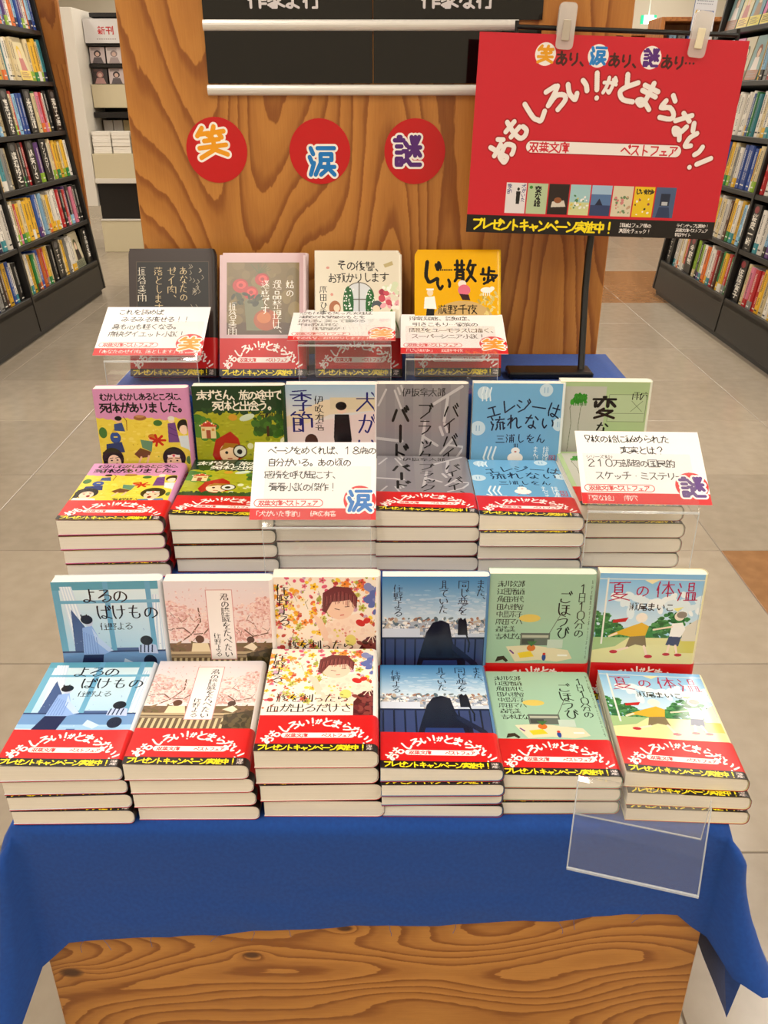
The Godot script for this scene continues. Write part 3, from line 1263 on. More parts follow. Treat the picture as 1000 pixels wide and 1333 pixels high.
func paint_spines():
	var keys := HUE.keys()
	var p := Pic.new(keys.size() * 4 * 16, 256, Color.WHITE)
	for i in keys.size():
		var c: Color = HUE[keys[i]][1]
		for v in 4:
			var x := (i * 4 + v) * 16
			var base := c.lightened(0.06) if v == 1 else (c.darkened(0.1) if v == 2 else c)
			p.rect(x, 0, 16, 256, base)
			var ink := Color(0.1, 0.09, 0.09) if base.get_luminance() > 0.4 else Color(0.88, 0.86, 0.82)
			# title and author: tiny illegible marks
			var y := 22 + v * 5
			while y < 120 + v * 12:
				p.rect(x + 5, y, 6, 2, ink)
				p.rect(x + 6 + rng.randi() % 3, y + 3, 2, 4, ink)
				p.rect(x + 5, y + 8, 5, 2, ink)
				y += 13
			y = 158
			while y < 200:
				p.rect(x + 6, y, 4, 2, ink)
				p.rect(x + 7, y + 3, 2, 3, ink)
				y += 9
			if v == 1 or v == 3:
				var band: Color = HUE[keys[(i * 7 + v * 5 + 3) % keys.size()]][1]
				p.rect(x, 196, 16, 60, band)
			p.rect(x + 4, 226, 8, 8, ink if v % 2 == 0 else Color(0.85, 0.84, 0.8))
	spine_mat = print_mat(p, 0.4)
	for i in keys.size():
		for v in 4:
			var st := begin()
			var u0 := (i * 4 + v + 0.06) / (keys.size() * 4.0)
			var u1 := (i * 4 + v + 0.94) / (keys.size() * 4.0)
			# unit book: thickness x, height y, spine on +z with rounded corners, paper on top
			var z := 0.0
			var b := 0.16
			var fr := [Vector2(-0.5, -0.06), Vector2(-0.5 + b, 0), Vector2(0.5 - b, 0), Vector2(0.5, -0.06)]
			for k in 3:
				var ua := lerpf(u0, u1, fr[k].x + 0.5)
				var ub := lerpf(u0, u1, fr[k + 1].x + 0.5)
				quad(st, Vector3(fr[k].x, 1, fr[k].y), Vector3(fr[k + 1].x, 1, fr[k + 1].y), Vector3(fr[k + 1].x, 0, fr[k + 1].y), Vector3(fr[k].x, 0, fr[k].y), Vector3(fr[k].x + fr[k + 1].x, 0, 1), Vector2(ua, 0), Vector2(ub, 0), Vector2(ub, 1), Vector2(ua, 1))
			var cu := Vector2(u0, 0.02)
			for s in [-0.5, 0.5]:
				quad(st, Vector3(s, 1, -0.06), Vector3(s, 0, -0.06), Vector3(s, 0, -1), Vector3(s, 1, -1), Vector3(s, 0, 0), cu, cu, cu, cu)
			var wi := keys.find("w") * 4
			var wu := Vector2((wi + 0.1) / (keys.size() * 4.0), 0.02)
			for y in [0.0, 1.0]:
				quad(st, Vector3(-0.5, y, -0.06), Vector3(0.5, y, -0.06), Vector3(0.5, y, -1), Vector3(-0.5, y, -1), Vector3(0, y - 0.5, 0), wu, wu, wu, wu)
				quad(st, Vector3(-0.5, y, -0.06), Vector3(-0.5 + b, y, 0), Vector3(0.5 - b, y, 0), Vector3(0.5, y, -0.06), Vector3(0, y - 0.5, 0), wu, wu, wu, wu)
			quad(st, Vector3(-0.5, 0, -1), Vector3(0.5, 0, -1), Vector3(0.5, 1, -1), Vector3(-0.5, 1, -1), Vector3(0, 0, -1), wu, wu, wu, wu)
			spine_mesh[keys[i] + str(v)] = fin(st)


func divider(text: String, side: float, pos: Vector3, basis: Basis, hgt: float, shelf: String, place: String, base := Color(0.045, 0.04, 0.04)):
	var p := Pic.new(160, 340, base)
	var n := text.length()
	if n == 0:       # too small to read in the photograph: plain marks
		for k in 5:
			p.rect(52, 80 + k * 44, 56, 7, Color(0.80, 0.78, 0.74))
			p.rect(74, 88 + k * 44, 10, 22, Color(0.80, 0.78, 0.74))
	var adv := minf(58.0, 250.0 / maxi(n, 1))
	if n < 6:
		p.oval(80, 38, 44, 26, Color(0.52, 0.2, 0.22) if side > 0 else Color(0.34, 0.33, 0.33))
	for i in n:
		glyph(p, text[i] if text[i] != "ー" else "｜", Transform2D(0.0, Vector2(adv * 1.7, adv * 0.95), 0.0, Vector2(80, (68 if n < 6 else 24) + adv * (i + 0.5))), adv, HEAVY, Color(0.88, 0.86, 0.82))
	p.rect(56, 322, 48, 5, Color(0.7, 0.7, 0.68))
	var o := inst("divider_card", card_mesh(0.084, hgt, 0.014), print_mat(p, 0.35))
	o.transform = Transform3D(basis, pos + basis * Vector3(0, hgt / 2, -0.004))
	tag(o, "%s author divider, %s shelf of the %s bookcase, %s" % ["brown" if base.r > 0.1 else "black", shelf, "right" if side > 0 else "left", place], "divider", "author dividers in the bookcases")


func build_bookcases():
	paint_spines()
	var row_left := [
		["6Fwwwsyc7kcyrobcgywc8", "kwbyakslccwk"],
		["kkpkurkrwWycclwbyyycyrcw", "wwlwwbswlww"],
		["wycyyocw5uk4rka3cst", "wlwscwrb"],
		["2kwrpgca1Blrc0", "kcwbt"],
		["tcyycGcccw", "cwsp"],
		["blowu", "wr"],
		["wc", "w"],
	]
	var row_right := [
		["9wwcwyraj10ekewowwragyrgwwwwwX", "Ycprrycwwwo20gkgyb"],
		["wcwayw11", "12wwlbwbywccgs"],
		["swbbbbyc", "rwa13kwrs"],
		["14wwwwwbgt", "ywcclwgt"],
		["F1F2F3F4", "F3F2wF5yc"],
		["F4F5F1F2", "F6F1pF4yw"],
		["wc", "w"],
	]
	for side in [-1.0, 1.0]:
		var a := atan(0.107) if side < 0 else atan(0.125)
		var xf := -1.518 if side < 0 else 1.462
		var basis := Basis(Vector3.BACK, a if side < 0 else -a)
		var who := "left" if side < 0 else "right"
		var zend := -4.73
		var bay := 0.955
		var t := thing("bookcase", Vector3(xf, 0, zend), "tall black slanted bookcase full of paperbacks along the %s aisle" % who, "bookcase", "black bookcases beside the aisles")
		var put := func(called: String, lx0: float, lx1: float, ly0: float, ly1: float, z0: float, z1: float, m: Material, b := 0.0015):
			var st := begin()
			cbox(st, basis * Vector3(side * (lx0 + lx1) / 2, (ly0 + ly1) / 2, 0) + Vector3(0, 0, (z0 + z1) / 2 - zend), Vector3(lx1 - lx0, ly1 - ly0, absf(z1 - z0)), b, basis)
			return obj(called, st, m, t)
		put.call("back_panel", 0.245, 0.26, 0.035, 1.75, zend, zend + 2 * bay + 0.02, M.black_board)
		for k in 3:
			var z := zend + k * bay
			put.call("upright", 0.0, 0.245, 0.03, 1.75, z, z + 0.02, M.black_board)
		for k in 2:
			var za := zend + k * bay + 0.02
			var zb := zend + (k + 1) * bay
			put.call("base_panel", 0.003, 0.02, 0.03, SHELF_Y[0] + 0.012, za + 0.003, zb - 0.003, M.black_board)
			for y in SHELF_Y:
				put.call("shelf_board", 0.003, 0.245, y - 0.02, y, za, zb, M.black_board)
		var st0 := begin()
		cbox(st0, Vector3(side * 0.10, 0.018, bay + 0.01), Vector3(0.15, 0.036, 2 * bay), 0.001)
		obj("plinth", st0, M.black_board, t)
		# what stands on the shelves
		for r in SHELF_Y.size():
			var n_book := 0
			var n_div := 0
			var rows: Array = (row_left if side < 0 else row_right)[r]
			for k in 2:
				var z := zend + k * bay + 0.026
				var zmax := zend + (k + 1) * bay - 0.004
				if k == 1:
					zmax -= 0.32
				var s: String = rows[k]
				var i := 0
				while z < zmax - 0.026:
					var first := i < s.length()
					var ch := s[i % s.length()]
					i += 1
					if not first and not HUE.has(ch):
						ch = "wcylsrb"[i % 7]
					var hgt := rng.randf_range(0.164, 0.182)
					var spot := basis * Vector3(side * (0.012 if r else 0.024), SHELF_Y[r] + 0.0015, 0) + Vector3(xf, 0, 0)
					var turn := basis * Basis(Vector3.UP, -side * PI / 2)
					if ch.is_valid_int() or ch in "XYCj":
						if ch == "j":
							continue
						var num := ch
						while i < s.length() and s[i].is_valid_int() and side > 0:
							num += s[i]
							i += 1
						var txt: String = {"0": "吉本ばなな", "1": "米澤穂信", "2": "若竹七海", "3": "渡辺裕之", "4": "綿矢りさ", "5": "アンソロジー", "6": "その他の文庫", "7": "", "8": "吉本隆明", "9": "", "10": "今野敏", "11": "桜木紫乃", "12": "桜庭一樹", "13": "坂口安吾", "14": "黒川博行", "20": "佐藤", "X": "", "Y": "佐藤愛子"}.get(num, "佐藤")
						spot.z = z + 0.043
						if z + 0.09 > zmax:
							break
						var place := "%s divider from far end" % ORD[n_div]
						divider(txt, side, spot, turn, 0.183, SHELF_NAME[r], place, Color(0.20, 0.10, 0.06) if txt in ["吉本隆明", "坂口安吾"] else Color(0.045, 0.04, 0.04))
						z += 0.088
						n_div += 1
						continue
					if ch in "FGEHIJ":
						if i < s.length() and s[i].is_valid_int():
							i += 1
						if z + 0.15 > zmax:
							break
						face_out(spot, turn, z, side, r, n_book)
						z += 0.140
						n_book += 1
						continue
					var many := 1
					if ch == "W" or ch == "B":
						ch = ch.to_lower()
						many = 2
					for q in many:
						var th := rng.randf_range(0.026, 0.046)
						if z + th > zmax:
							z = zmax
							break
						if not in_view(spot + Vector3(0, 0.08, z)):
							z += th
							continue
						var hue: String = ch if HUE.has(ch) else "w"
						var o := inst("shelved_book", spine_mesh[hue + str(rng.randi() % 4)], spine_mat)
						spot.z = z + th / 2
						o.transform = Transform3D(turn * Basis.from_scale(Vector3(th - 0.0012, hgt, 0.105)), spot + basis * Vector3(side * rng.randf_range(0.0, 0.012), 0, 0))
						tag(o, "%s paperback spine, %s book from the far end, %s shelf up, %s bookcase" % [HUE[hue][0], ORD[n_book], SHELF_NAME[r], who], "book", "paperbacks in the %s bookcase" % who)
						n_book += 1
						z += th
	# plywood end board that sticks out past the slanted left case
	var st := begin()
	cbox(st, Vector3(0, 0.85, 0), Vector3(0.55, 1.7, 0.022), 0.001)
	var o := obj("end_board", st, mat(Color.WHITE, 0.45, {"albedo_texture": M.plywood_plain.albedo_texture, "uv1_triplanar": true, "uv1_scale": Vector3(1.2, 0.9, 1.2)}))
	o.position = Vector3(-1.565 - 0.275, 0, -4.75)
	tag(o, "plywood end board beyond the far end of the left bookcase", "board")


func in_view(p: Vector3) -> bool:
	# whether the photograph can show a thing at p, with some room to spare
	var q := p - Vector3(0, CAM_Y, 0)
	var up := q.y * cos(deg_to_rad(26)) - q.z * sin(deg_to_rad(26))
	var deep := -q.y * sin(deg_to_rad(26)) - q.z * cos(deg_to_rad(26))
	return deep > 0.1 and absf(q.x / deep) < 0.475 and up / deep < 0.64


var face_mats := []


func face_out(spot: Vector3, turn: Basis, z: float, side: float, r: int, n_book: int):
	if face_mats.is_empty():
		var cols := [[Color(0.78, 0.74, 0.62), Color(0.33, 0.35, 0.22), Color(0.15, 0.12, 0.11)], [Color(0.50, 0.62, 0.62), Color(0.52, 0.27, 0.14), Color(0.87, 0.83, 0.8)], [Color(0.82, 0.77, 0.60), Color(0.85, 0.72, 0.2), Color(0.72, 0.42, 0.4)], [Color(0.42, 0.60, 0.66), Color(0.83, 0.76, 0.18), Color(0.62, 0.50, 0.36)], [Color(0.83, 0.45, 0.66), Color(0.88, 0.80, 0.3), Color(0.3, 0.22, 0.2)]]
		for c in cols:
			var p := Pic.new(220, 310, c[0])
			p.oval(110, 110, 42, 48, c[1])
			p.shape([70, 150, 150, 150, 175, 250, 50, 250], c[2])
			p.oval(110, 120, 28, 34, Color(0.86, 0.74, 0.64))
			p.rect(0, 240, 220, 70, c[1].lightened(0.25))
			for k in 5:
				p.rect(20, 252 + k * 10, 120 + (k * 37) % 60, 4, c[2].darkened(0.3))
			face_mats.append(print_mat(p, 0.35))
	var i := (r * 3 + n_book + (1 if side > 0 else 0)) % face_mats.size()
	var o := inst("shelved_book", card_mesh(0.128, 0.178, 0.016), face_mats[i])
	spot.z = z + 0.068
	o.transform = Transform3D(turn * Basis(Vector3.RIGHT, -0.10), spot + turn * Vector3(0, 0.091, -0.024))
	tag(o, "face-out paperback with a portrait cover, %s from the far end, %s shelf, %s bookcase" % [ORD[n_book], SHELF_NAME[r], "right" if side > 0 else "left"], "book", "face-out paperbacks in the bookcases")


# ---------------------------------------------------------------- farther back in the shop

func build_background():
	# new-books rack in the gap on the left
	var zr := -6.1
	var t := thing("magazine_rack", Vector3(-1.3, 0, zr), "cream stepped rack with a red-lettered header in the left gap behind the panel", "rack")
	var put := func(called: String, x0: float, x1: float, y0: float, y1: float, z0: float, z1: float, m: Material):
		var st := begin()
		cbox(st, Vector3((x0 + x1) / 2 + 1.3, (y0 + y1) / 2, (z0 + z1) / 2 - zr), Vector3(x1 - x0, y1 - y0, absf(z1 - z0)), 0.002)
		return obj(called, st, m, t)
	put.call("side_board", -2.01, -1.935, 0.30, 1.465, zr - 0.55, zr, M.white_laminate)
	put.call("base_panel", -1.93, -0.6, 0.0, 0.205, zr - 0.5, zr, M.cream_laminate)
	put.call("front_band", -1.93, -0.6, 0.205, 0.215, zr - 0.5, zr + 0.006, M.white_laminate)
	put.call("front_band", -1.93, -0.6, 0.215, 0.44, zr - 0.5, zr - 0.03, M.black_board)  # solid black block, set slightly back between base and counter
	put.call("counter_front", -1.93, -0.6, 0.445, 0.475, zr - 0.5, zr + 0.012, M.white_laminate)
	put.call("counter_front", -1.93, -0.6, 0.475, 0.628, zr - 0.5, zr, M.cream_laminate)
	put.call("back_panel", -1.93, -0.6, 0.64, 1.45, zr - 0.50, zr - 0.42, M.black_board)
	put.call("shelf", -1.93, -0.6, 0.84, 0.875, zr - 0.42, zr - 0.16, M.black_board)
	put.call("shelf_front", -1.93, -0.6, 0.90, 1.04, zr - 0.42, zr - 0.18, M.cream_laminate)
	put.call("shelf", -1.93, -0.6, 1.138, 1.16, zr - 0.42, zr - 0.2, M.black_board)
	put.call("shelf", -1.93, -0.6, 1.262, 1.28, zr - 0.42, zr - 0.2, M.black_board)
	var p := Pic.new(1024, 110, Color(0.83, 0.82, 0.82))
	write(p, "新刊", 66, 52, 38, BOLD, Color(0.72, 0.12, 0.12), 42)
	for k in 9:
		p.rect(60 + k * 11, 90, 7, 4, Color(0.6, 0.55, 0.55))
	var hd := inst("header_sign", card_mesh(1.33, 0.137, 0.012), print_mat(p, 0.5), t)
	hd.position = Vector3(-1.265 + 1.3, 1.347, -0.185)
	put.call("top_cap", -1.89, -0.6, 1.425, 1.45, zr - 0.42, zr - 0.2, M.black_board)
	var tones := [[Color(0.78, 0.72, 0.72), Color(0.2, 0.16, 0.18)], [Color(0.72, 0.70, 0.70), Color(0.4, 0.36, 0.38)], [Color(0.82, 0.78, 0.77), Color(0.55, 0.48, 0.48)], [Color(0.2, 0.17, 0.17), Color(0.62, 0.42, 0.4)], [Color(0.66, 0.74, 0.10), Color(0.08, 0.08, 0.06)], [Color(0.45, 0.36, 0.40), Color(0.8, 0.7, 0.7)]]
	var mats := []
	for c in tones:
		p = Pic.new(96, 128, c[0])
		p.oval(48, 52, 22, 26, c[1])
		p.shape([25, 80, 70, 80, 84, 128, 12, 128], c[1].lightened(0.2))
		p.oval(48, 56, 13, 17, Color(0.8, 0.68, 0.62))
		for k in 3:
			p.rect(8, 8 + k * 7, 60, 3, c[1].darkened(0.2))
		mats.append(print_mat(p, 0.35))
	for r in 2:
		for k in 7:
			var o := inst("magazine", card_mesh(0.098, 0.094 if r == 0 else 0.090, 0.006), mats[(k * (2 + r) + r * 3) % 6])
			o.position = Vector3(-1.875 + k * 0.108, [1.281, 1.1605][r] - (0.018 if r == 1 else 0.0) + 0.056, zr - 0.245)
			if r == 0:
				o.position.y = 1.2105
				o.position.z = zr - 0.225
			else:
				o.position.y = 1.089
				o.position.z = zr - 0.225
			o.rotation.x = -0.08
			tag(o, "face-out magazine, %s from the left on the rack's %s row" % [ORD[k], "upper" if r == 0 else "lower"], "magazine", "magazines on the cream rack")
	for k in 9:
		var st := begin()
		cbox(st, Vector3(0, 0.065, 0), Vector3(0.062, 0.13, 0.09), 0.002)
		var o := obj("upright_book", st, mat([Color(0.85, 0.83, 0.8), Color(0.8, 0.78, 0.75), Color(0.75, 0.68, 0.5), Color(0.78, 0.6, 0.25)][k % 4], 0.5))
		o.position = Vector3(-1.885 + k * 0.068, 0.6285 + 0.0, zr - 0.34)
		o.scale.y = 1.5
		tag(o, "%s upright pale paperback from the left behind the rack's stacked books" % ORD[k], "book", "upright books on the rack counter")
	for c in 5:
		for k in 6:
			var st := begin()
			cbox(st, Vector3(0, 0.011, 0), Vector3(0.118, 0.0215, 0.16), 0.002)
			var o := obj("stacked_book", st, M.pages_white)
			o.position = Vector3(-1.862 + c * 0.128, 0.6285 + k * 0.022, zr - 0.10 + rng.randf_range(-0.004, 0.004))
			tag(o, "pale book, %s from the bottom of the %s stack on the rack counter" % [ORD[k], ORD[c]], "book", "stacked books on the rack counter")
	# low plywood bookcase far back on the right
	t = thing("low_bookcase", Vector3(2.75, 0, -8.2), "low plywood bookcase far behind the poster on the right", "bookcase")
	for b in [["side_board", -0.47, 0.775, 0.0, 0.03, 1.55, 0.4], ["side_board", 0.47, 0.775, 0.0, 0.03, 1.55, 0.4], ["top_board", 0.0, 1.535, 0.0, 0.91, 0.03, 0.4], ["back_board", 0.0, 0.76, -0.19, 0.91, 1.52, 0.02], ["shelf", 0.0, 1.20, 0.0, 0.91, 0.025, 0.38], ["shelf", 0.0, 0.8, 0.0, 0.91, 0.025, 0.38]]:
		var st := begin()
		cbox(st, Vector3(b[1], b[2], b[3]), Vector3(b[4], b[5], b[6]), 0.002)
		obj(b[0], st, M.plywood_plain, t)
	t = thing("low_bookcase", Vector3(2.12, 0, -9.6), "plywood bookcase seen end-on left of the far low bookcase", "bookcase")
	for b in [["side_board", 0.40, 0.76, 0.0, 0.03, 1.52, 0.5], ["side_board", -0.40, 0.76, 0.0, 0.03, 1.52, 0.5], ["top_board", 0.0, 1.505, 0.0, 0.77, 0.03, 0.5], ["shelf", 0.0, 1.18, 0.0, 0.77, 0.025, 0.48], ["back_board", 0.0, 0.75, -0.24, 0.77, 1.48, 0.02]]:
		var st := begin()
		cbox(st, Vector3(b[1], b[2], b[3]), Vector3(b[4], b[5], b[6]), 0.002)
		obj(b[0], st, M.plywood_plain, t)
	for k in 11:
		var hue: String = ["w", "s", "a", "k", "r", "s", "k", "w", "s", "k", "c"][k]
		var o := inst("distant_book", spine_mesh[hue + "0"], spine_mat)
		o.transform = Transform3D(Basis.from_scale(Vector3(0.05, 0.24, 0.16)), Vector3(1.80 + k * 0.062, 1.1945, -9.55))
		tag(o, "%s book, %s from the left on the end-on far bookcase" % [HUE[hue][0], ORD[k]], "book", "books on the end-on far bookcase")
	for k in 9:
		var hue: String = ["l", "s", "b", "l", "w", "s", "p", "l", "w"][k]
		var o := inst("distant_book", spine_mesh[hue + "2"], spine_mat)
		o.transform = Transform3D(Basis.from_scale(Vector3(0.06, 0.23, 0.08)), Vector3(2.40 + k * 0.075, 1.2140, -8.10))
		tag(o, "%s book, %s from the left on the far low bookcase" % [HUE[hue][0], ORD[k]], "book", "books on the far low bookcase")
	# emergency exit sign hung from the ceiling
	t = thing("exit_sign", Vector3(3.50, 1.88, -13.0), "small glowing green and white exit sign hanging far back on the right", "sign")
	inst("sign_panel", card_mesh(0.20, 0.10, 0.03), M.exit_sign, t)
	var gp := inst("sign_panel", card_mesh(0.035, 0.10, 0.032), M.exit_green, t)
	gp.position = Vector3(-0.084, 0, 0.001)
	gp = inst("sign_panel", card_mesh(0.035, 0.03, 0.032), M.exit_green, t)
	gp.position = Vector3(0.084, 0.036, 0.001)
	var sr := begin()
	tube(sr, [Vector3(0, 0.05, 0), Vector3(0, CEIL - 1.88, 0)], 0.008, 6)
	obj("rod", sr, M.white_paint, t)
	var l := OmniLight3D.new()
	l.name = "sign_light"
	l.position = Vector3(0, 0, 0.06)
	l.light_color = Color(0.7, 1.0, 0.88)
	l.light_energy = 0.05
	l.light_size = 0.05
	l.omni_range = 20.0
	l.shadow_enabled = true
	t.add_child(l)
	# white notice sheet at the far end of the right bookcase
	p = Pic.new(220, 520, Color(0.86, 0.87, 0.90))
	p.rect(0, 0, 6, 520, Color(0.35, 0.45, 0.65))
	for k in 4:
		p.shape([18, 90 + k * 110, 34, 60 + k * 110, 50, 90 + k * 110], Color(0.8, 0.65, 0.1))
		for j in 11:
			p.rect(62 + j * 13, 66 + k * 110, 9, 16, Color(0.2, 0.32, 0.6))
		for j in 9:
			p.rect(24 + j * 18, 108 + k * 110, 13, 7, Color(0.55, 0.58, 0.66))
			p.rect(24 + j * 18, 128 + k * 110, 11, 7, Color(0.62, 0.64, 0.7))
	var sheet := inst("notice_sheet", card_mesh(0.105, 0.30, 0.001), print_mat(p, 0.4))
	sheet.position = Vector3(1.497, 1.345, -4.60)
	sheet.rotation.z = -0.05
	tag(sheet, "white notice sheet with blue print at the end of the right bookcase", "notice")


# ---------------------------------------------------------------- paperbacks on the display

const BW := 0.1055
const BH := 0.148
const CW := 480          # cover print: 420 front + 60 spine, 4 pixels a millimetre
const CH := 592
const OBI := 0.046
const INK := Color(0.07, 0.06, 0.06)
const RED := Color(0.79, 0.045, 0.065)
const STRIP := Color(0.055, 0.03, 0.025)
const YEL := Color(0.97, 0.88, 0.06)

var titles := []         # {t: thickness, cover, pages, look}
var parts := {}          # meshes by thickness and lift
var obi_mat: StandardMaterial3D


func band_print(p: Pic, w: float, h: float, strip: float, r: float):
	# the campaign band: arched line, pill with the series name, black strip with the prize line
	p.rect(0, 0, w, h, RED)
	p.rect(0, h - strip, w, strip, STRIP)


func shell(t: float, grow: float, z0: float, z1: float, lift: float, th: float, inset := 0.0) -> ArrayMesh:
	# a wrap of paper round a book block: front, rounded spine on the right, back; z runs from head (-BH) to tail (0)
	var st := begin()
	var r := t * 0.36 + grow
	var xl := -BW / 2 + inset
	var xr := BW / 2 + grow
	var path := []        # [x, y, u, share of lift]
	for i in 11:
		var f := i / 10.0
		var x := lerpf(xl, xr - r, f)
		var k := 1.0 - (x + BW / 2) / BW
		path.append([x, t + grow, (x + BW / 2) / BW * 420.0 / CW, pow(maxf(k, 0.0), 1.6)])
	for i in range(1, 5):
		var a := PI / 2 * i / 5.0
		path.append([xr - r + r * sin(a), t + grow - r + r * cos(a), (420.0 + 12.0 * i / 5.0) / CW, 0.0])
	path.append([xr, t + grow - r, 434.0 / CW, 0.0])
	path.append([xr, r - grow, 466.0 / CW, 0.0])
	for i in range(1, 5):
		var a := PI / 2 * i / 5.0
		path.append([xr - r + r * cos(a), -grow + r - r * sin(a), (468.0 + 11.0 * i / 5.0) / CW, 0.0])
	path.append([xr - r, -grow, 479.0 / CW, 0.0])
	path.append([xl, -grow, 479.0 / CW, 0.0])
	var nz := 5
	var outer := []
	var inner := []
	for j in nz + 1:
		var z := lerpf(z0, z1, float(j) / nz)
		var tail := 1.0 + z / BH            # 0 at the head, 1 at the tail
		var ro := []
		var ri := []
		for i in path.size():
			var q: Array = path[i]
			var ly: float = lift * q[3] * (0.25 + 0.75 * tail * tail)
			var a: Array = path[maxi(i - 1, 0)]
			var b: Array = path[mini(i + 1, path.size() - 1)]
			var d := Vector2(b[0] - a[0], b[1] - a[1]).normalized()
			var inn := Vector2(d.y, -d.x) * th
			ro.append(Vector3(q[0], q[1] + ly, z))
			ri.append(Vector3(q[0] + inn.x, q[1] + inn.y + ly, z))
		outer.append(ro)
		inner.append(ri)
	var mid := Vector3(0, t / 2, 0)
	for j in nz:
		var va := (lerpf(z0, z1, float(j) / nz) - z0) / (z1 - z0)
		var vb := (lerpf(z0, z1, float(j + 1) / nz) - z0) / (z1 - z0)
		for i in path.size() - 1:
			var hint: Vector3 = Vector3(0, 1, 0)
			if i >= 10:
				hint = outer[j][i] - mid
				hint.z = 0
				hint = (outer[j][i] + outer[j][i + 1]) / 2 - inner[j][i]
			st.set_smooth_group(1)
			quad(st, outer[j][i], outer[j][i + 1], outer[j + 1][i + 1], outer[j + 1][i], hint, Vector2(path[i][2], va), Vector2(path[i + 1][2], va), Vector2(path[i + 1][2], vb), Vector2(path[i][2], vb))
			st.set_smooth_group(2)
			var e := Vector2(0.995, va)
			quad(st, inner[j][i], inner[j][i + 1], inner[j + 1][i + 1], inner[j + 1][i], -hint, e, e, e, e)
	st.set_smooth_group(-1)
	for j in [0, nz]:
		for i in path.size() - 1:
			var e := Vector2(path[i][2], 0.005 if j == 0 else 0.995)
			quad(st, outer[j][i], outer[j][i + 1], inner[j][i + 1], inner[j][i], Vector3(0, 0, -1 if j == 0 else 1), e, e, e, e)
	for i in [0, path.size() - 1]:
		for j in nz:
			var e := Vector2(path[i][2], 0.5)
			quad(st, outer[j][i], outer[j + 1][i], inner[j + 1][i], inner[j][i], Vector3(-1, 0, 0), e, e, e, e)
	return fin(st)


func block(t: float, lift: float) -> ArrayMesh:
	# the trimmed pages; near the fore-edge they rise a little under a lifted cover
	var st := begin()
	var xl := -BW / 2 + 0.0004
	var xr := BW / 2 - 0.0008
	var r := t * 0.34
	var lo := 0.0005
	var hi := t - 0.0005
	var top := []
	for i in 9:
		var f := i / 8.0
		top.append(Vector2(lerpf(xl, xr - r, f), pow(1.0 - f, 1.6)))
	var nz := 5
	var rings := []
	for j in nz + 1:
		var z := lerpf(-BH + 0.0005, -0.0005, float(j) / nz)
		var tail := 1.0 + z / BH
		var ring := []
		for q in top:
			ring.append(Vector3(q.x, hi + lift * 0.55 * q.y * (0.25 + 0.75 * tail * tail), z))
		for i in range(1, 4):
			var a := PI / 2 * i / 4.0
			ring.append(Vector3(xr - r + r * sin(a), hi - r + r * cos(a), z))
		ring.append(Vector3(xr, hi - r, z))
		ring.append(Vector3(xr, lo + r, z))
		for i in range(1, 4):
			var a := PI / 2 * i / 4.0
			ring.append(Vector3(xr - r + r * cos(a), lo + r - r * sin(a), z))
		ring.append(Vector3(xr - r, lo, z))
		ring.append(Vector3(xl, lo, z))
		rings.append(ring)
	var n: int = rings[0].size()
	var centre := Vector3(0, t / 2, 0)
	for j in nz:
		for i in n:
			var k := (i + 1) % n
			var a: Vector3 = rings[j][i]
			var b: Vector3 = rings[j][k]
			var hint := (a + b) / 2 - centre
			hint.z = 0
			hint.x *= 0.2 if i < 8 else 1.0
			var va := a.y / t
			var vb := b.y / t
			quad(st, a, b, rings[j + 1][k], rings[j + 1][i], hint, Vector2(0, va), Vector2(0, vb), Vector2(0.9, vb), Vector2(0.9, va))
	for j in [0, nz]:
		var c := Vector3(0, t / 2, rings[j][0].z)
		for i in n:
			var a: Vector3 = rings[j][i]
			var b: Vector3 = rings[j][(i + 1) % n]
			tri(st, c, a, b, Vector3(0, 0, -1 if j == 0 else 1), Vector2(0.5, 0.5), Vector2(a.x * 9.0, a.y / t), Vector2(b.x * 9.0, b.y / t))
	return fin(st)


func make_book(i: int, lift: float, at: Vector3, basis: Basis, label: String, group: String, band := true) -> Node3D:
	var d: Dictionary = titles[i]
	var t: float = d.t
	var key := "%.4f %.4f" % [t, lift]
	if not parts.has(key):
		parts[key] = [shell(t, 0.0, -BH, 0.0, lift, 0.00035), block(t, lift), shell(t, 0.0005, -OBI, 0.0004, lift, 0.0003, 0.0002)]
	var o := thing("paperback", at, label, "book", group)
	o.basis = basis
	inst("page_block", parts[key][1], d.pages, o)
	inst("cover", parts[key][0], d.cover, o)
	if band:
		inst("paper_band", parts[key][2], obi_mat, o)
	return o


func spine_text(p: Pic, text: String, c: Color, ink: Color):
	p.rect(420, 0, 60, CH, c)
	write_down(p, text, 450, 40, 30, BOLD, ink, minf(34, 300.0 / text.length()))


func tree(p: Pic, x: float, y: float, s: float, c: Array, n: int):
	for i in n:
		p.oval(x + rng.randf_range(-s, s), y + rng.randf_range(-s, s) * 0.6, s * rng.randf_range(0.15, 0.35), s * rng.randf_range(0.12, 0.28), c[rng.randi() % c.size()])


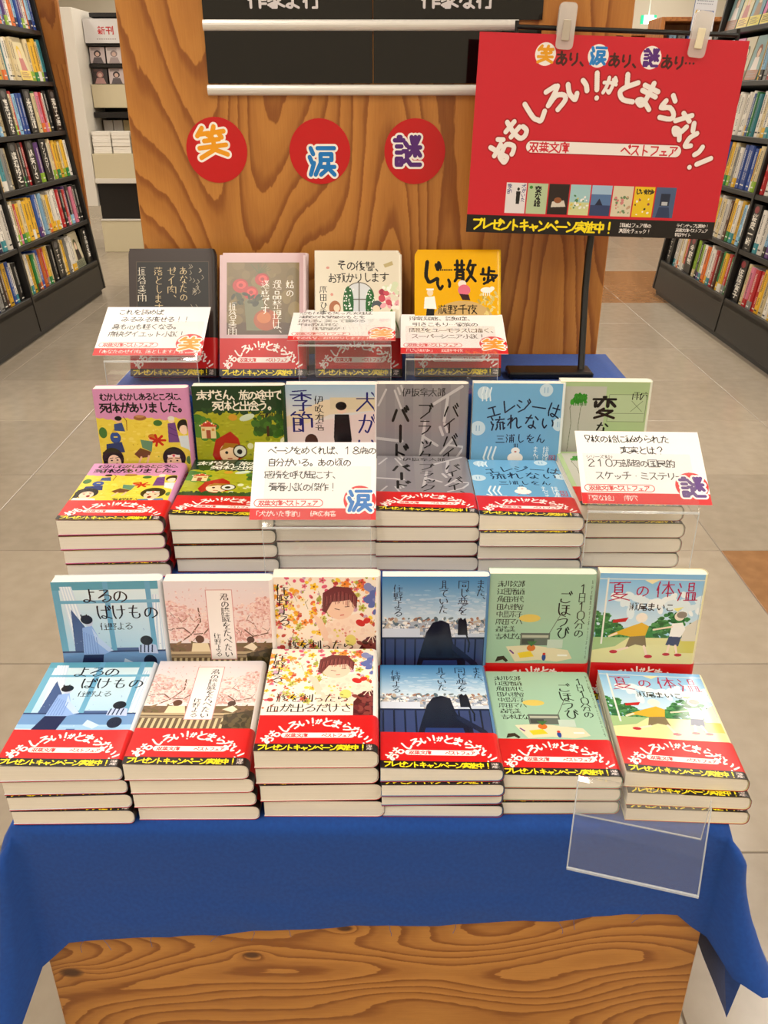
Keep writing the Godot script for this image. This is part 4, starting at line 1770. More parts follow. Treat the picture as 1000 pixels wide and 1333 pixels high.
func paint_covers() -> Array:
	var all := []
	# 0 blue night classroom window with two pupils
	var p := Pic.new(CW, CH, Color(0.55, 0.75, 0.85))
	p.vgrad(0, 0, 420, 330, Color(0.86, 0.93, 0.95), Color(0.66, 0.80, 0.90))
	p.rect(0, 0, 420, 36, Color(0.36, 0.62, 0.72))
	for k in 9:
		p.shape([30 + k * 5, 20, 36 + k * 5, 20, 66 + k * 8, 330, 56 + k * 8, 330], Color(0.92, 0.95, 0.98) if k % 2 else Color(0.80, 0.87, 0.94))
	p.shape([60, 120, 130, 250, 190, 300, 330, 300, 370, 240, 400, 130, 412, 330, 50, 330], Color(0.27, 0.36, 0.55))
	for k in 6:
		p.shape([380 + k * 5, 60, 386 + k * 5, 60, 362 + k * 10, 330, 350 + k * 10, 330], Color(0.90, 0.94, 0.97) if k % 2 else Color(0.74, 0.82, 0.91))
	p.dabs(rng, 30, 60, 210, 400, 310, 1.5, 3, [Color(0.75, 0.82, 0.92), Color(0.55, 0.65, 0.82)])
	for x in [195.0, 355.0]:
		p.rect(x, 0, 20, 592, Color(0.40, 0.64, 0.78))
	p.rect(0, 82, 420, 14, Color(0.44, 0.68, 0.80))
	p.rect(0, 36, 26, 480, Color(0.42, 0.66, 0.78))
	p.rect(0, 318, 420, 60, Color(0.42, 0.58, 0.78))
	p.rect(0, 312, 420, 8, Color(0.18, 0.25, 0.42))
	p.vgrad(0, 378, 420, 214, Color(0.60, 0.76, 0.90), Color(0.40, 0.58, 0.82))
	p.shape([0, 420, 120, 390, 140, 592, 0, 592], Color(0.22, 0.36, 0.52))
	for k in 30:
		var ry := rng.randf_range(380, 560)
		p.rect(rng.randf_range(0, 380), ry, rng.randf_range(20, 80), 3, Color(0.55, 0.72, 0.90).lerp(Color(0.85, 0.92, 0.97), rng.randf()))
	p.shape([92, 205, 130, 195, 150, 250, 200, 312, 160, 330, 82, 330], Color(0.55, 0.68, 0.90))
	p.shape([128, 205, 150, 250, 200, 312, 180, 318, 136, 270], Color(0.72, 0.81, 0.95))
	for k in 6:
		p.line([96 + k * 9, 225 + k * 5, 90 + k * 10, 325], 3, Color(0.44, 0.57, 0.82))
	p.shape([82, 330, 160, 330, 140, 430, 75, 470, 50, 430], Color(0.12, 0.16, 0.32))
	p.oval(120, 180, 16, 19, Color(0.74, 0.78, 0.88))
	p.oval(114, 168, 23, 20, Color(0.10, 0.10, 0.14))
	for k in 5:
		p.line([98 + k * 6, 160, 95 + k * 7, 146 + (k % 3) * 5], 5, Color(0.10, 0.10, 0.14))
	p.shape([300, 300, 330, 275, 370, 290, 375, 330, 300, 326], Color(0.72, 0.78, 0.92))
	for k in 4:
		p.line([310 + k * 15, 290, 306 + k * 15, 322], 5, Color(0.16, 0.2, 0.34))
	p.oval(335, 268, 24, 22, Color(0.09, 0.09, 0.13))
	p.oval(340, 366, 26, 30, Color(0.10, 0.12, 0.22))
	p.shape([240, 350, 290, 380, 270, 400, 230, 380], Color(0.75, 0.85, 0.95))
	p.shape([180, 400, 210, 400, 190, 592, 150, 592], Color(0.25, 0.40, 0.62))
	write(p, "よるの", 108, 62, 64, SERIF, INK, 59)
	write(p, "ばけもの", 155, 136, 64, SERIF, INK, 60)
	write(p, "住野よる", 164, 200, 34, SERIF, INK, 31)
	spine_text(p, "よるのばけもの", Color(0.86, 0.89, 0.93), INK)
	all.append(p)
	# 1 cherry blossoms over a railing, white title box
	p = Pic.new(CW, CH, Color(0.9, 0.86, 0.86))
	p.vgrad(0, 0, 420, 260, Color(0.89, 0.86, 0.88), Color(0.93, 0.82, 0.80))
	var blossom := [Color(0.90, 0.76, 0.75), Color(0.86, 0.68, 0.66), Color(0.93, 0.84, 0.82), Color(0.80, 0.60, 0.57), Color(0.92, 0.80, 0.77)]
	for c in [[60, 200, 130, 80], [20, 150, 70, 60], [330, 190, 120, 85], [390, 120, 60, 50], [230, 235, 90, 40]]:
		for k in 230:
			var q := Vector2.from_angle(rng.randf() * TAU) * sqrt(rng.randf())
			p.oval(c[0] + q.x * c[2], c[1] + q.y * c[3], rng.randf_range(3, 10), rng.randf_range(3, 7), blossom[rng.randi() % 5])
	p.dabs(rng, 160, 0, 30, 420, 250, 1.5, 4, [Color(0.95, 0.88, 0.86), Color(0.86, 0.68, 0.67)])
	for b in [[20, 290, 90, 240, 130, 180], [90, 240, 60, 210, 10, 215], [90, 240, 140, 235, 165, 205], [130, 180, 125, 120], [300, 290, 330, 250, 390, 235], [330, 250, 300, 220]]:
		p.line(b, 5, Color(0.40, 0.28, 0.21))
	for k in 26:
		var bx := rng.randf_range(0, 420)
		var by := rng.randf_range(150, 270)
		p.line([bx, by, bx + rng.randf_range(-26, 26), by - rng.randf_range(8, 30)], 2, Color(0.45, 0.32, 0.26))
	for k in 260:
		p.oval(rng.randf_range(0, 420), rng.randf_range(110, 270), rng.randf_range(2, 6), rng.randf_range(2, 5), blossom[rng.randi() % 5])
	p.rect(0, 280, 420, 60, Color(0.46, 0.36, 0.26))
	p.dabs(rng, 90, 0, 275, 420, 345, 5, 16, [Color(0.36, 0.29, 0.20), Color(0.56, 0.45, 0.32), Color(0.42, 0.36, 0.22)], 0.5)
	p.oval(120, 262, 17, 18, Color(0.35, 0.22, 0.15))
	p.shape([90, 280, 150, 280, 158, 320, 82, 320], Color(0.88, 0.82, 0.68))
	p.oval(320, 266, 15, 16, Color(0.30, 0.2, 0.16))
	p.shape([290, 300, 325, 278, 345, 300, 330, 318], Color(0.9, 0.85, 0.75))
	p.rect(0, 322, 420, 270, Color(0.40, 0.33, 0.25))
	p.rect(0, 320, 420, 12, Color(0.72, 0.64, 0.50))
	for k in 14:
		p.shape([10 + k * 22, 350, 20 + k * 22, 350, 14 + k * 22, 420, 4 + k * 22, 420], Color(0.80, 0.74, 0.58))
	p.rect(0, 338, 300, 10, Color(0.62, 0.55, 0.44))
	p.shape([300, 330, 420, 300, 420, 592, 310, 592], Color(0.27, 0.23, 0.16))
	p.dabs(rng, 50, 305, 330, 420, 440, 6, 16, [Color(0.22, 0.2, 0.12), Color(0.36, 0.31, 0.2)])
	p.rect(158, 38, 104, 320, Color(0.80, 0.58, 0.58))
	p.rect(161, 41, 98, 314, Color(0.94, 0.92, 0.91))
	write_down(p, "君の膵臓をたべたい", 230, 52, 34, SERIF, INK, 33)
	write_down(p, "住野よる", 190, 232, 27, SERIF, INK, 28)
	spine_text(p, "君の膵臓をたべたい", Color(0.93, 0.91, 0.91), INK)
	all.append(p)
	# 2 sleeping figure among flowers
	p = Pic.new(CW, CH, Color(0.95, 0.91, 0.86))
	p.dabs(rng, 260, 0, 0, 420, 330, 3, 13, [Color(0.90, 0.62, 0.18), Color(0.88, 0.42, 0.20), Color(0.84, 0.36, 0.48), Color(0.93, 0.80, 0.25), Color(0.72, 0.25, 0.22), Color(0.62, 0.64, 0.28), Color(0.92, 0.72, 0.55), Color(0.78, 0.62, 0.72)])
	for k in 64:
		var fc: Color = [Color(0.93, 0.75, 0.16), Color(0.90, 0.52, 0.16), Color(0.86, 0.40, 0.5), Color(0.70, 0.72, 0.30), Color(0.80, 0.30, 0.25), Color(0.93, 0.86, 0.62)][k % 6]
		var fx := rng.randf_range(0, 420)
		var fy := rng.randf_range(10, 330)
		var fs := rng.randf_range(5, 11)
		for j in 5:
			p.oval(fx + fs * cos(j * 1.257), fy + fs * sin(j * 1.257), fs * 0.72, fs * 0.55, fc.lightened(0.12 * (j % 2)), j * 1.257)
		p.oval(fx, fy, fs * 0.4, fs * 0.4, Color(0.55, 0.30, 0.10))
	for k in 40:
		var sx := rng.randf_range(0, 420)
		var sy := rng.randf_range(10, 330)
		p.line([sx, sy, sx + rng.randf_range(-14, 14), sy + rng.randf_range(10, 34)], 1.6, Color(0.50, 0.46, 0.22))
	p.dabs(rng, 60, 0, 60, 110, 400, 2, 6, [Color(0.80, 0.45, 0.30), Color(0.85, 0.68, 0.55)])
	p.dabs(rng, 14, 370, 40, 415, 160, 10, 22, [Color(0.35, 0.42, 0.68), Color(0.50, 0.54, 0.74)])
	p.shape([210, 200, 330, 160, 400, 230, 380, 360, 200, 360, 190, 280], Color(0.95, 0.86, 0.79))
	p.shape([190, 190, 150, 160, 210, 330, 240, 330], Color(0.93, 0.80, 0.72))
	p.oval(262, 128, 56, 62, Color(0.93, 0.79, 0.70), 0.4)
	p.shape([190, 150, 195, 70, 240, 40, 300, 45, 330, 90, 325, 140, 300, 100, 270, 105, 230, 110, 205, 160], Color(0.40, 0.16, 0.18))
	for k in 26:
		p.line([200 + k * 5, 62 + absf(k - 13) * 2.2, 196 + k * 5.2, 92 + rng.randf_range(0, 26) + absf(k - 13) * 2.0], 2.2, [Color(0.52, 0.24, 0.24), Color(0.30, 0.10, 0.12), Color(0.62, 0.33, 0.32)][k % 3])
	p.dabs(rng, 50, 200, 190, 380, 350, 4, 12, [Color(0.96, 0.89, 0.83), Color(0.93, 0.82, 0.75)])
	p.dabs(rng, 26, 230, 230, 330, 350, 3, 7, [Color(0.88, 0.84, 0.42), Color(0.80, 0.70, 0.28), Color(0.85, 0.55, 0.5)])
	p.line([240, 140, 258, 145], 3, Color(0.3, 0.12, 0.12))
	p.line([280, 132, 296, 130], 3, Color(0.3, 0.12, 0.12))
	p.line([262, 170, 274, 168], 4, Color(0.75, 0.3, 0.3))
	p.oval(340, 205, 20, 14, Color(0.78, 0.12, 0.12), 0.6)
	p.oval(365, 195, 16, 12, Color(0.78, 0.12, 0.12), -0.6)
	p.oval(300, 285, 22, 26, Color(0.88, 0.84, 0.45))
	p.shape([330, 330, 365, 270, 420, 260, 420, 460, 330, 440], Color(0.30, 0.09, 0.10))
	p.dabs(rng, 40, 335, 290, 420, 440, 8, 18, [Color(0.40, 0.14, 0.15), Color(0.24, 0.07, 0.08), Color(0.5, 0.22, 0.2)])
	for k in 9:
		p.line([385, 262, 385 + 34 * cos(k * 0.7), 262 + 34 * sin(k * 0.7)], 4, Color(0.95, 0.85, 0.75))
	write_down(p, "住野よる", 38, 30, 50, SERIF, INK, 47)
	write(p, "腹を割ったら", 52, 308, 48, SERIF, INK, 43)
	write(p, "血が出るだけさ", 20, 364, 48, SERIF, INK, 44)
	spine_text(p, "腹を割ったら血が出るだけさ", Color(0.95, 0.93, 0.9), INK)
	all.append(p)
	# 3 blue sky above a town, dark long-haired figure and cat on a balcony
	p = Pic.new(CW, CH, Color(0.4, 0.6, 0.8))
	p.vgrad(0, 0, 420, 200, Color(0.25, 0.50, 0.72), Color(0.80, 0.86, 0.91))
	for k in 150:
		var cy := rng.randf_range(60, 195)
		p.oval(rng.randf_range(40, 430), cy, rng.randf_range(6, 24), rng.randf_range(2, 6), Color(0.25, 0.50, 0.72).lerp(Color(0.80, 0.86, 0.91), cy / 200.0).lerp(Color(0.93, 0.94, 0.95), 0.35 * rng.randf()))
	p.rect(0, 196, 420, 160, Color(0.66, 0.69, 0.74))
	p.dabs(rng, 240, 0, 186, 420, 262, 4, 12, [Color(0.88, 0.86, 0.82), Color(0.45, 0.50, 0.52), Color(0.72, 0.66, 0.60), Color(0.33, 0.40, 0.45), Color(0.94, 0.93, 0.92), Color(0.60, 0.45, 0.38)], 0.6)
	for k in 110:
		var hy := 204.0 + k * 0.55
		var hx := rng.randf_range(-10, 415)
		p.rect(hx, hy, 12 + k * 0.22, 8 + k * 0.12, [Color(0.86, 0.87, 0.90), Color(0.62, 0.66, 0.74), Color(0.93, 0.93, 0.94), Color(0.50, 0.54, 0.62), Color(0.75, 0.70, 0.66)][k % 5])
		p.rect(hx + 3, hy + 3, 4, 3, Color(0.40, 0.45, 0.55))
	p.rect(0, 232, 150, 50, Color(0.80, 0.83, 0.89))
	p.rect(0, 276, 420, 316, Color(0.20, 0.25, 0.42))
	p.rect(290, 255, 130, 22, Color(0.75, 0.79, 0.86))
	for k in 11:
		p.rect(8 + k * 40, 280, 7, 312, Color(0.08, 0.10, 0.20))
	p.rect(0, 272, 420, 10, Color(0.10, 0.13, 0.25))
	p.shape([150, 350, 175, 250, 200, 205, 235, 195, 265, 210, 280, 290, 300, 350, 330, 370, 340, 440, 130, 440], Color(0.07, 0.075, 0.15))
	p.shape([165, 380, 300, 380, 310, 440, 150, 440], Color(0.13, 0.20, 0.42))
	p.shape([300, 262, 300, 195, 310, 182, 318, 192, 328, 182, 334, 205, 340, 262], Color(0.05, 0.05, 0.10))
	p.line([334, 258, 348, 300, 345, 340], 6, Color(0.05, 0.05, 0.10))
	p.shape([280, 300, 380, 390, 390, 410, 360, 405, 280, 330], Color(0.09, 0.11, 0.22))
	write_down(p, "住野よる", 62, 34, 37, SERIF, Color(0.11, 0.15, 0.22), 36)
	write_down(p, "見ていた", 240, 18, 39, SERIF, Color(0.09, 0.11, 0.17), 36)
	write_down(p, "同じ夢を", 316, 14, 41, SERIF, Color(0.07, 0.09, 0.14), 39)
	write_down(p, "また、", 384, 14, 37, SERIF, Color(0.07, 0.09, 0.14), 36)
	spine_text(p, "また、同じ夢を見ていた", Color(0.30, 0.48, 0.68), Color(0.08, 0.08, 0.12))
	all.append(p)
	# 4 mint cover with a radio on an open map
	p = Pic.new(CW, CH, Color(0.62, 0.755, 0.655))
	var names := ["赤川次郎", "江國香織", "角田光代", "田丸雅智", "中島京子", "原田マハ", "森浩美", "吉本ばなな"]
	for k in 8:
		write(p, names[k], 34, 44 + k * 34, 29, SERIF, INK, 26)
	write_down(p, "ごほうび", 300, 74, 58, SERIF, INK, 54)
	write_down(p, "1日10分の", 366, 44, 42, SERIF, INK, 40)
	write_down(p, "NHK国際放送が選んだ日本の名作", 408, 22, 20, THIN, INK, 23)
	p.oval(168, 198, 42, 18, Color(0.85, 0.75, 0.38))
	p.rect(136, 266, 118, 58, Color(0.38, 0.40, 0.38))
	p.rect(142, 276, 106, 12, Color(0.70, 0.70, 0.64))
	p.rect(142, 294, 50, 24, Color(0.26, 0.27, 0.26))
	p.line([250, 268, 290, 178], 2.5, Color(0.36, 0.36, 0.34))
	p.shape([80, 330, 180, 322, 330, 345, 350, 385, 290, 400, 210, 392, 120, 402], Color(0.87, 0.82, 0.70))
	p.rect(245, 296, 62, 40, Color(0.74, 0.80, 0.76))
	p.shape([128, 360, 180, 350, 196, 376, 140, 384], Color(0.90, 0.77, 0.17))
	p.oval(182, 336, 17, 15, Color(0.80, 0.42, 0.16))
	for k in 5:
		p.line([182, 326, 168 + k * 8, 306], 5, Color(0.25, 0.42, 0.22))
	p.oval(236, 380, 8, 16, Color(0.16, 0.25, 0.55))
	p.oval(236, 364, 6, 6, Color(0.75, 0.2, 0.15))
	p.line([98, 348, 112, 362], 6, Color(0.45, 0.25, 0.5))
	p.rect(290, 366, 40, 8, Color(0.92, 0.92, 0.9))
	p.shape([40, 402, 48, 378, 74, 374, 92, 396, 84, 404, 70, 392], Color(0.20, 0.14, 0.10))
	spine_text(p, "1日10分のごほうび", Color(0.62, 0.755, 0.655), INK)
	all.append(p)
	# 5 two children running by a playground
	p = Pic.new(CW, CH, Color(0.62, 0.80, 0.92))
	p.vgrad(0, 0, 420, 240, Color(0.50, 0.72, 0.90), Color(0.80, 0.89, 0.95))
	p.dabs(rng, 30, 60, 90, 420, 190, 14, 34, [Color(0.86, 0.92, 0.96), Color(0.92, 0.95, 0.97)], 0.6)
	for k in 520:
		var tx := rng.randf_range(-10, 430)
		var ty := rng.randf_range(0, 1)
		p.oval(tx, 290 - ty * (70 + 50 * sin(tx * 0.021 + 1.4)), rng.randf_range(5, 14), rng.randf_range(4, 10), [Color(0.16, 0.42, 0.22), Color(0.22, 0.50, 0.27), Color(0.13, 0.36, 0.20), Color(0.30, 0.57, 0.33)][k % 4])
	p.rect(0, 288, 420, 304, Color(0.86, 0.85, 0.62))
	p.shape([0, 288, 140, 288, 90, 330, 0, 350], Color(0.62, 0.74, 0.52))
	p.rect(330, 296, 90, 60, Color(0.80, 0.78, 0.40))
	p.shape([350, 240, 400, 200, 420, 200, 420, 300, 350, 300], Color(0.85, 0.83, 0.78))
	p.rect(30, 20, 7, 300, Color(0.90, 0.90, 0.88))
	p.rect(404, 10, 6, 260, Color(0.62, 0.68, 0.72))
	p.rect(0, 22, 420, 5, Color(0.80, 0.85, 0.88))
	p.shape([70, 208, 130, 196, 120, 216, 70, 222], Color(0.72, 0.10, 0.14))
	# left child
	p.oval(182, 196, 23, 22, Color(0.93, 0.90, 0.86))
	p.shape([135, 240, 185, 218, 215, 235, 205, 280, 150, 285, 100, 275, 70, 285, 65, 275], Color(0.86, 0.68, 0.20))
	p.line([90, 270, 62, 284], 9, Color(0.93, 0.84, 0.76))
	p.shape([145, 284, 205, 278, 215, 330, 170, 320, 130, 340], Color(0.50, 0.44, 0.32))
	p.line([205, 328, 222, 372], 10, Color(0.93, 0.84, 0.76))
	p.line([140, 336, 92, 352], 10, Color(0.93, 0.84, 0.76))
	p.oval(86, 356, 16, 8, Color(0.72, 0.16, 0.2))
	p.oval(228, 376, 16, 8, Color(0.72, 0.16, 0.2))
	# right child
	p.oval(330, 186, 20, 21, Color(0.90, 0.86, 0.80))
	p.oval(338, 180, 20, 15, Color(0.55, 0.52, 0.48))
	p.shape([305, 220, 345, 215, 360, 245, 345, 285, 300, 280], Color(0.94, 0.94, 0.94))
	p.line([305, 235, 235, 250], 8, Color(0.93, 0.84, 0.76))
	p.shape([300, 280, 348, 282, 342, 325, 290, 320], Color(0.22, 0.26, 0.40))
	p.line([305, 322, 300, 360], 9, Color(0.93, 0.84, 0.76))
	p.line([330, 322, 340, 362], 9, Color(0.93, 0.84, 0.76))
	p.oval(298, 364, 15, 7, Color(0.72, 0.2, 0.22))
	p.oval(346, 366, 15, 7, Color(0.72, 0.2, 0.22))
	p.shape([175, 28, 240, 22, 205, 44], Color(0.93, 0.88, 0.70))
	p.shape([300, 152, 340, 144, 318, 166], Color(0.93, 0.90, 0.55))
	for k in 4:
		var ch := "夏の体温"[k]
		glyph(p, ch, Transform2D(-0.05, Vector2(82 + k * 88, [80, 72, 66, 76][k])).scaled_local(Vector2(1, 1) * [88.0, 58.0, 74.0, 84.0][k]), 76, [0.07, 0.055], Color(0.66, 0.10, 0.28))
	write(p, "瀬尾まいこ", 128, 146, 36, MID, INK, 35)
	spine_text(p, "夏の体温", Color(0.90, 0.88, 0.72), INK)
	all.append(p)
	# 6 folk-tale figures on yellow under a pink title field
	p = Pic.new(CW, CH, Color(0.86, 0.79, 0.28))
	p.rect(0, 0, 420, 120, Color(0.80, 0.55, 0.73))
	for k in 12:
		p.oval(18 + k * 36, 122 + (k % 3) * 6, 24, 15, Color(0.80, 0.55, 0.73))
	write(p, "むかしむかしあるところに、", 28, 38, 34, BOLD, INK, 29)
	write(p, "死体がありました。", 24, 88, 48, BOLD, INK, 43)
	for k in 240:
		p.oval(rng.randf_range(0, 420), rng.randf_range(150, 420), rng.randf_range(3, 16), rng.randf_range(2, 7), [Color(0.87, 0.80, 0.30), Color(0.84, 0.76, 0.24), Color(0.89, 0.83, 0.38)][k % 3])
	p.dabs(rng, 16, 150, 180, 330, 400, 2, 4, [Color(0.72, 0.62, 0.18), Color(0.60, 0.66, 0.22)])
	p.oval(195, 136, 28, 13, Color(0.58, 0.38, 0.20))
	p.oval(195, 130, 20, 6, Color(0.72, 0.52, 0.32))
	p.oval(272, 162, 20, 14, Color(0.22, 0.42, 0.18))
	p.oval(75, 230, 24, 27, Color(0.14, 0.24, 0.50))
	p.oval(75, 226, 22, 24, Color(0.16, 0.28, 0.58))
	p.shape([30, 260, 100, 250, 110, 300, 25, 305], Color(0.10, 0.18, 0.42))
	p.oval(22, 205, 18, 26, Color(0.25, 0.45, 0.20))
	p.shape([60, 205, 72, 185, 86, 205], Color(0.80, 0.7, 0.2))
	p.oval(98, 145, 15, 15, Color(0.86, 0.70, 0.56))
	p.oval(98, 138, 16, 11, INK)
	p.shape([76, 165, 112, 158, 122, 200, 74, 196], Color(0.20, 0.30, 0.52))
	p.line([122, 130, 134, 150, 130, 195], 3, Color(0.5, 0.3, 0.12))
	p.shape([316, 165, 350, 160, 362, 255, 312, 255], Color(0.40, 0.24, 0.52))
	p.oval(334, 148, 14, 15, Color(0.9, 0.80, 0.70))
	p.oval(334, 140, 15, 10, Color(0.86, 0.86, 0.84))
	p.line([320, 180, 352, 200], 3, Color(0.28, 0.15, 0.4))
	p.line([318, 210, 356, 226], 3, Color(0.28, 0.15, 0.4))
	p.oval(388, 180, 30, 34, INK)
	p.oval(386, 195, 20, 22, Color(0.92, 0.82, 0.74))
	p.shape([360, 225, 415, 222, 420, 300, 365, 275], Color(0.80, 0.86, 0.90))
	p.oval(240, 236, 17, 17, Color(0.88, 0.72, 0.58))
	p.oval(240, 226, 18, 12, Color(0.72, 0.42, 0.12))
	for k in 7:
		p.line([262, 245, 262 + 34 * cos(k * 0.9), 245 + 26 * sin(k * 0.9)], 11, Color(0.72, 0.10, 0.08))
	p.shape([185, 240, 240, 250, 230, 300, 190, 280], Color(0.34, 0.52, 0.42))
	p.shape([180, 280, 228, 300, 215, 325, 170, 330, 150, 310], Color(0.40, 0.24, 0.14))
	p.line([180, 325, 165, 360], 9, Color(0.88, 0.72, 0.58))
	p.line([215, 320, 205, 352], 9, Color(0.88, 0.72, 0.58))
	p.oval(52, 330, 48, 52, INK)
	p.oval(56, 350, 30, 38, Color(0.92, 0.80, 0.70))
	p.oval(66, 362, 8, 10, Color(0.55, 0.1, 0.1))
	for e in [[44, 340], [70, 338], [312, 344], [342, 342]]:
		p.oval(e[0], e[1], 5, 3.5, INK)
		p.line([e[0] - 8, e[1] - 10, e[0] + 7, e[1] - 13], 2.5, INK)
	p.shape([8, 300, 26, 290, 24, 400, 4, 400], INK)
	p.shape([10, 380, 100, 385, 120, 450, 0, 450], Color(0.93, 0.90, 0.85))
	p.oval(330, 330, 52, 52, INK)
	p.oval(328, 352, 33, 40, Color(0.90, 0.76, 0.64))
	p.oval(322, 372, 9, 11, Color(0.55, 0.1, 0.1))
	p.rect(300, 316, 56, 11, Color(0.9, 0.88, 0.85))
	p.shape([280, 392, 380, 385, 410, 460, 270, 460], Color(0.30, 0.45, 0.62))
	p.shape([318, 392, 332, 412, 348, 390], Color(0.92, 0.9, 0.86))
	p.oval(328, 320, 6, 6, Color(0.8, 0.3, 0.4))
	for e in [[312, 346], [342, 344], [72, 226], [80, 226]]:
		p.oval(e[0], e[1], 5, 3.5, INK if e[1] > 300 else Color(0.9, 0.85, 0.3))
	p.line([300, 336, 320, 332], 3, INK)
	p.line([334, 331, 354, 334], 3, INK)
	p.oval(398, 342, 14, 20, Color(0.30, 0.45, 0.25))
	write(p, "青柳碧人", 170, 394, 29, MID, INK, 29)
	spine_text(p, "むかしむかしあるところに", Color(0.80, 0.55, 0.73), INK)
	all.append(p)
	# 7 red hood and gingerbread house in a green wood
	p = Pic.new(CW, CH, Color(0.62, 0.64, 0.12))
	p.rect(0, 0, 420, 118, Color(0.09, 0.22, 0.10))
	p.dabs(rng, 60, 0, 108, 420, 126, 8, 16, [Color(0.10, 0.24, 0.11), Color(0.13, 0.28, 0.12)], 0.7)
	write(p, "赤ずきん、旅の途中で", 24, 42, 46, BOLD, Color(0.92, 0.90, 0.85), 38)
	write(p, "死体と出会う。", 90, 92, 46, BOLD, Color(0.92, 0.90, 0.85), 41)
	write(p, "青柳碧人", 292, 140, 28, MID, INK, 28)
	for k in 260:
		p.oval(rng.randf_range(0, 420), rng.randf_range(130, 372), rng.randf_range(3, 18), rng.randf_range(2, 6), [Color(0.62, 0.64, 0.12), Color(0.67, 0.69, 0.16), Color(0.57, 0.60, 0.10)][k % 3])
	p.dabs(rng, 60, 270, 150, 420, 230, 8, 24, [Color(0.17, 0.35, 0.10), Color(0.22, 0.42, 0.12), Color(0.14, 0.30, 0.09)])
	p.rect(326, 190, 12, 50, Color(0.22, 0.14, 0.08))
	p.dabs(rng, 20, 0, 140, 90, 250, 18, 30, [Color(0.22, 0.45, 0.14), Color(0.28, 0.5, 0.16)])
	p.shape([20, 190, 60, 160, 100, 195], Color(0.72, 0.24, 0.16))
	p.rect(28, 192, 66, 56, Color(0.87, 0.80, 0.60))
	p.rect(50, 208, 20, 40, Color(0.6, 0.3, 0.2))
	for k in 9:
		p.oval(24 + k * 9, 190 - absf(k - 4) * -5 - 24, 4, 4, [Color(0.93, 0.9, 0.82), Color(0.85, 0.7, 0.3), Color(0.8, 0.35, 0.35)][k % 3])
	p.rect(32, 200, 12, 12, Color(0.75, 0.55, 0.25))
	p.rect(76, 200, 12, 12, Color(0.75, 0.55, 0.25))
	p.oval(176, 148, 20, 16, Color(0.78, 0.58, 0.15))
	p.oval(240, 148, 36, 15, Color(0.78, 0.84, 0.76), -0.3)
	p.shape([70, 330, 90, 255, 160, 215, 195, 250, 215, 340, 160, 372, 90, 372], Color(0.66, 0.12, 0.08))
	p.oval(150, 320, 46, 48, Color(0.93, 0.80, 0.66))
	p.shape([104, 310, 130, 270, 190, 275, 198, 300, 150, 292], Color(0.62, 0.42, 0.12))
	p.oval(198, 312, 33, 33, Color(0.30, 0.22, 0.14))
	p.oval(198, 312, 27, 27, Color(0.86, 0.88, 0.84))
	p.oval(196, 314, 12, 12, INK)
	p.oval(136, 318, 7, 7, INK)
	p.line([140, 348, 158, 348], 5, Color(0.6, 0.12, 0.1))
	p.dabs(rng, 30, 200, 250, 420, 400, 6, 16, [Color(0.85, 0.86, 0.70), Color(0.45, 0.5, 0.1), Color(0.72, 0.74, 0.2)])
	p.rect(0, 372, 420, 220, Color(0.11, 0.26, 0.10))
	p.dabs(rng, 40, 0, 364, 420, 382, 6, 12, [Color(0.11, 0.26, 0.10)], 0.8)
	spine_text(p, "赤ずきん、旅の途中で", Color(0.09, 0.22, 0.10), Color(0.9, 0.88, 0.82))
	all.append(p)
	# 8 school yard in pale colours
	p = Pic.new(CW, CH, Color(0.88, 0.83, 0.83))
	p.vgrad(0, 0, 420, 180, Color(0.62, 0.74, 0.84), Color(0.90, 0.86, 0.84))
	p.shape([0, 150, 180, 70, 420, 60, 420, 120, 200, 140, 0, 220], Color(0.86, 0.80, 0.70))
	p.rect(200, 60, 220, 56, Color(0.83, 0.78, 0.66))
	p.shape([0, 200, 420, 120, 420, 592, 0, 592], Color(0.87, 0.80, 0.80))
	p.oval(252, 112, 22, 25, Color(0.9, 0.78, 0.7))
	p.oval(250, 100, 25, 20, INK)
	p.shape([220, 140, 285, 140, 296, 260, 290, 320, 222, 320, 214, 250], Color(0.07, 0.06, 0.08))
	p.oval(110, 270, 30, 36, Color(0.25, 0.14, 0.1))
	p.shape([80, 310, 140, 300, 160, 420, 60, 420], Color(0.2, 0.22, 0.35))
	write_down(p, "犬がいた", 364, 28, 96, SERIF, Color(0.13, 0.13, 0.42), 104)
	write_down(p, "季節", 68, 24, 104, SERIF, Color(0.13, 0.13, 0.42), 100)
	write_down(p, "伊吹有喜", 150, 50, 42, SERIF, INK, 42)
	spine_text(p, "犬がいた季節", Color(0.9, 0.88, 0.88), INK)
	all.append(p)
	# 9 silver-grey cover with brush letters
	p = Pic.new(CW, CH, Color(0.555, 0.545, 0.575))
	for k in 5:
		p.vgrad(k * 84, 0, 42, 592, Color(0.60, 0.59, 0.61), Color(0.54, 0.53, 0.56))
	for g in [["バ", 60, 60, 130], ["イ", 330, 90, 190], ["ー", 30, 250, 200], ["ド", 240, 260, 180], ["ク", 350, 330, 150], ["バ", 60, 380, 120]]:
		glyph(p, g[0], Transform2D(0.12, Vector2(g[1], g[2])).scaled_local(Vector2(g[3], g[3])), g[3], [0.07, 0.07], Color(0.78, 0.77, 0.79))
	write(p, "伊坂幸太郎", 118, 38, 40, SERIF, INK, 39)
	write_down(p, "バイバイ、", 338, 88, 76, SERIF, INK, 72)
	write_down(p, "ブラック", 222, 88, 78, SERIF, INK, 76)
	write_down(p, "バード", 106, 96, 88, [0.14, 0.10], INK, 92)
	spine_text(p, "バイバイ、ブラックバード", Color(0.56, 0.55, 0.58), INK)
	all.append(p)
	# 10 light-blue hot-spring cover
	p = Pic.new(CW, CH, Color(0.43, 0.66, 0.82))
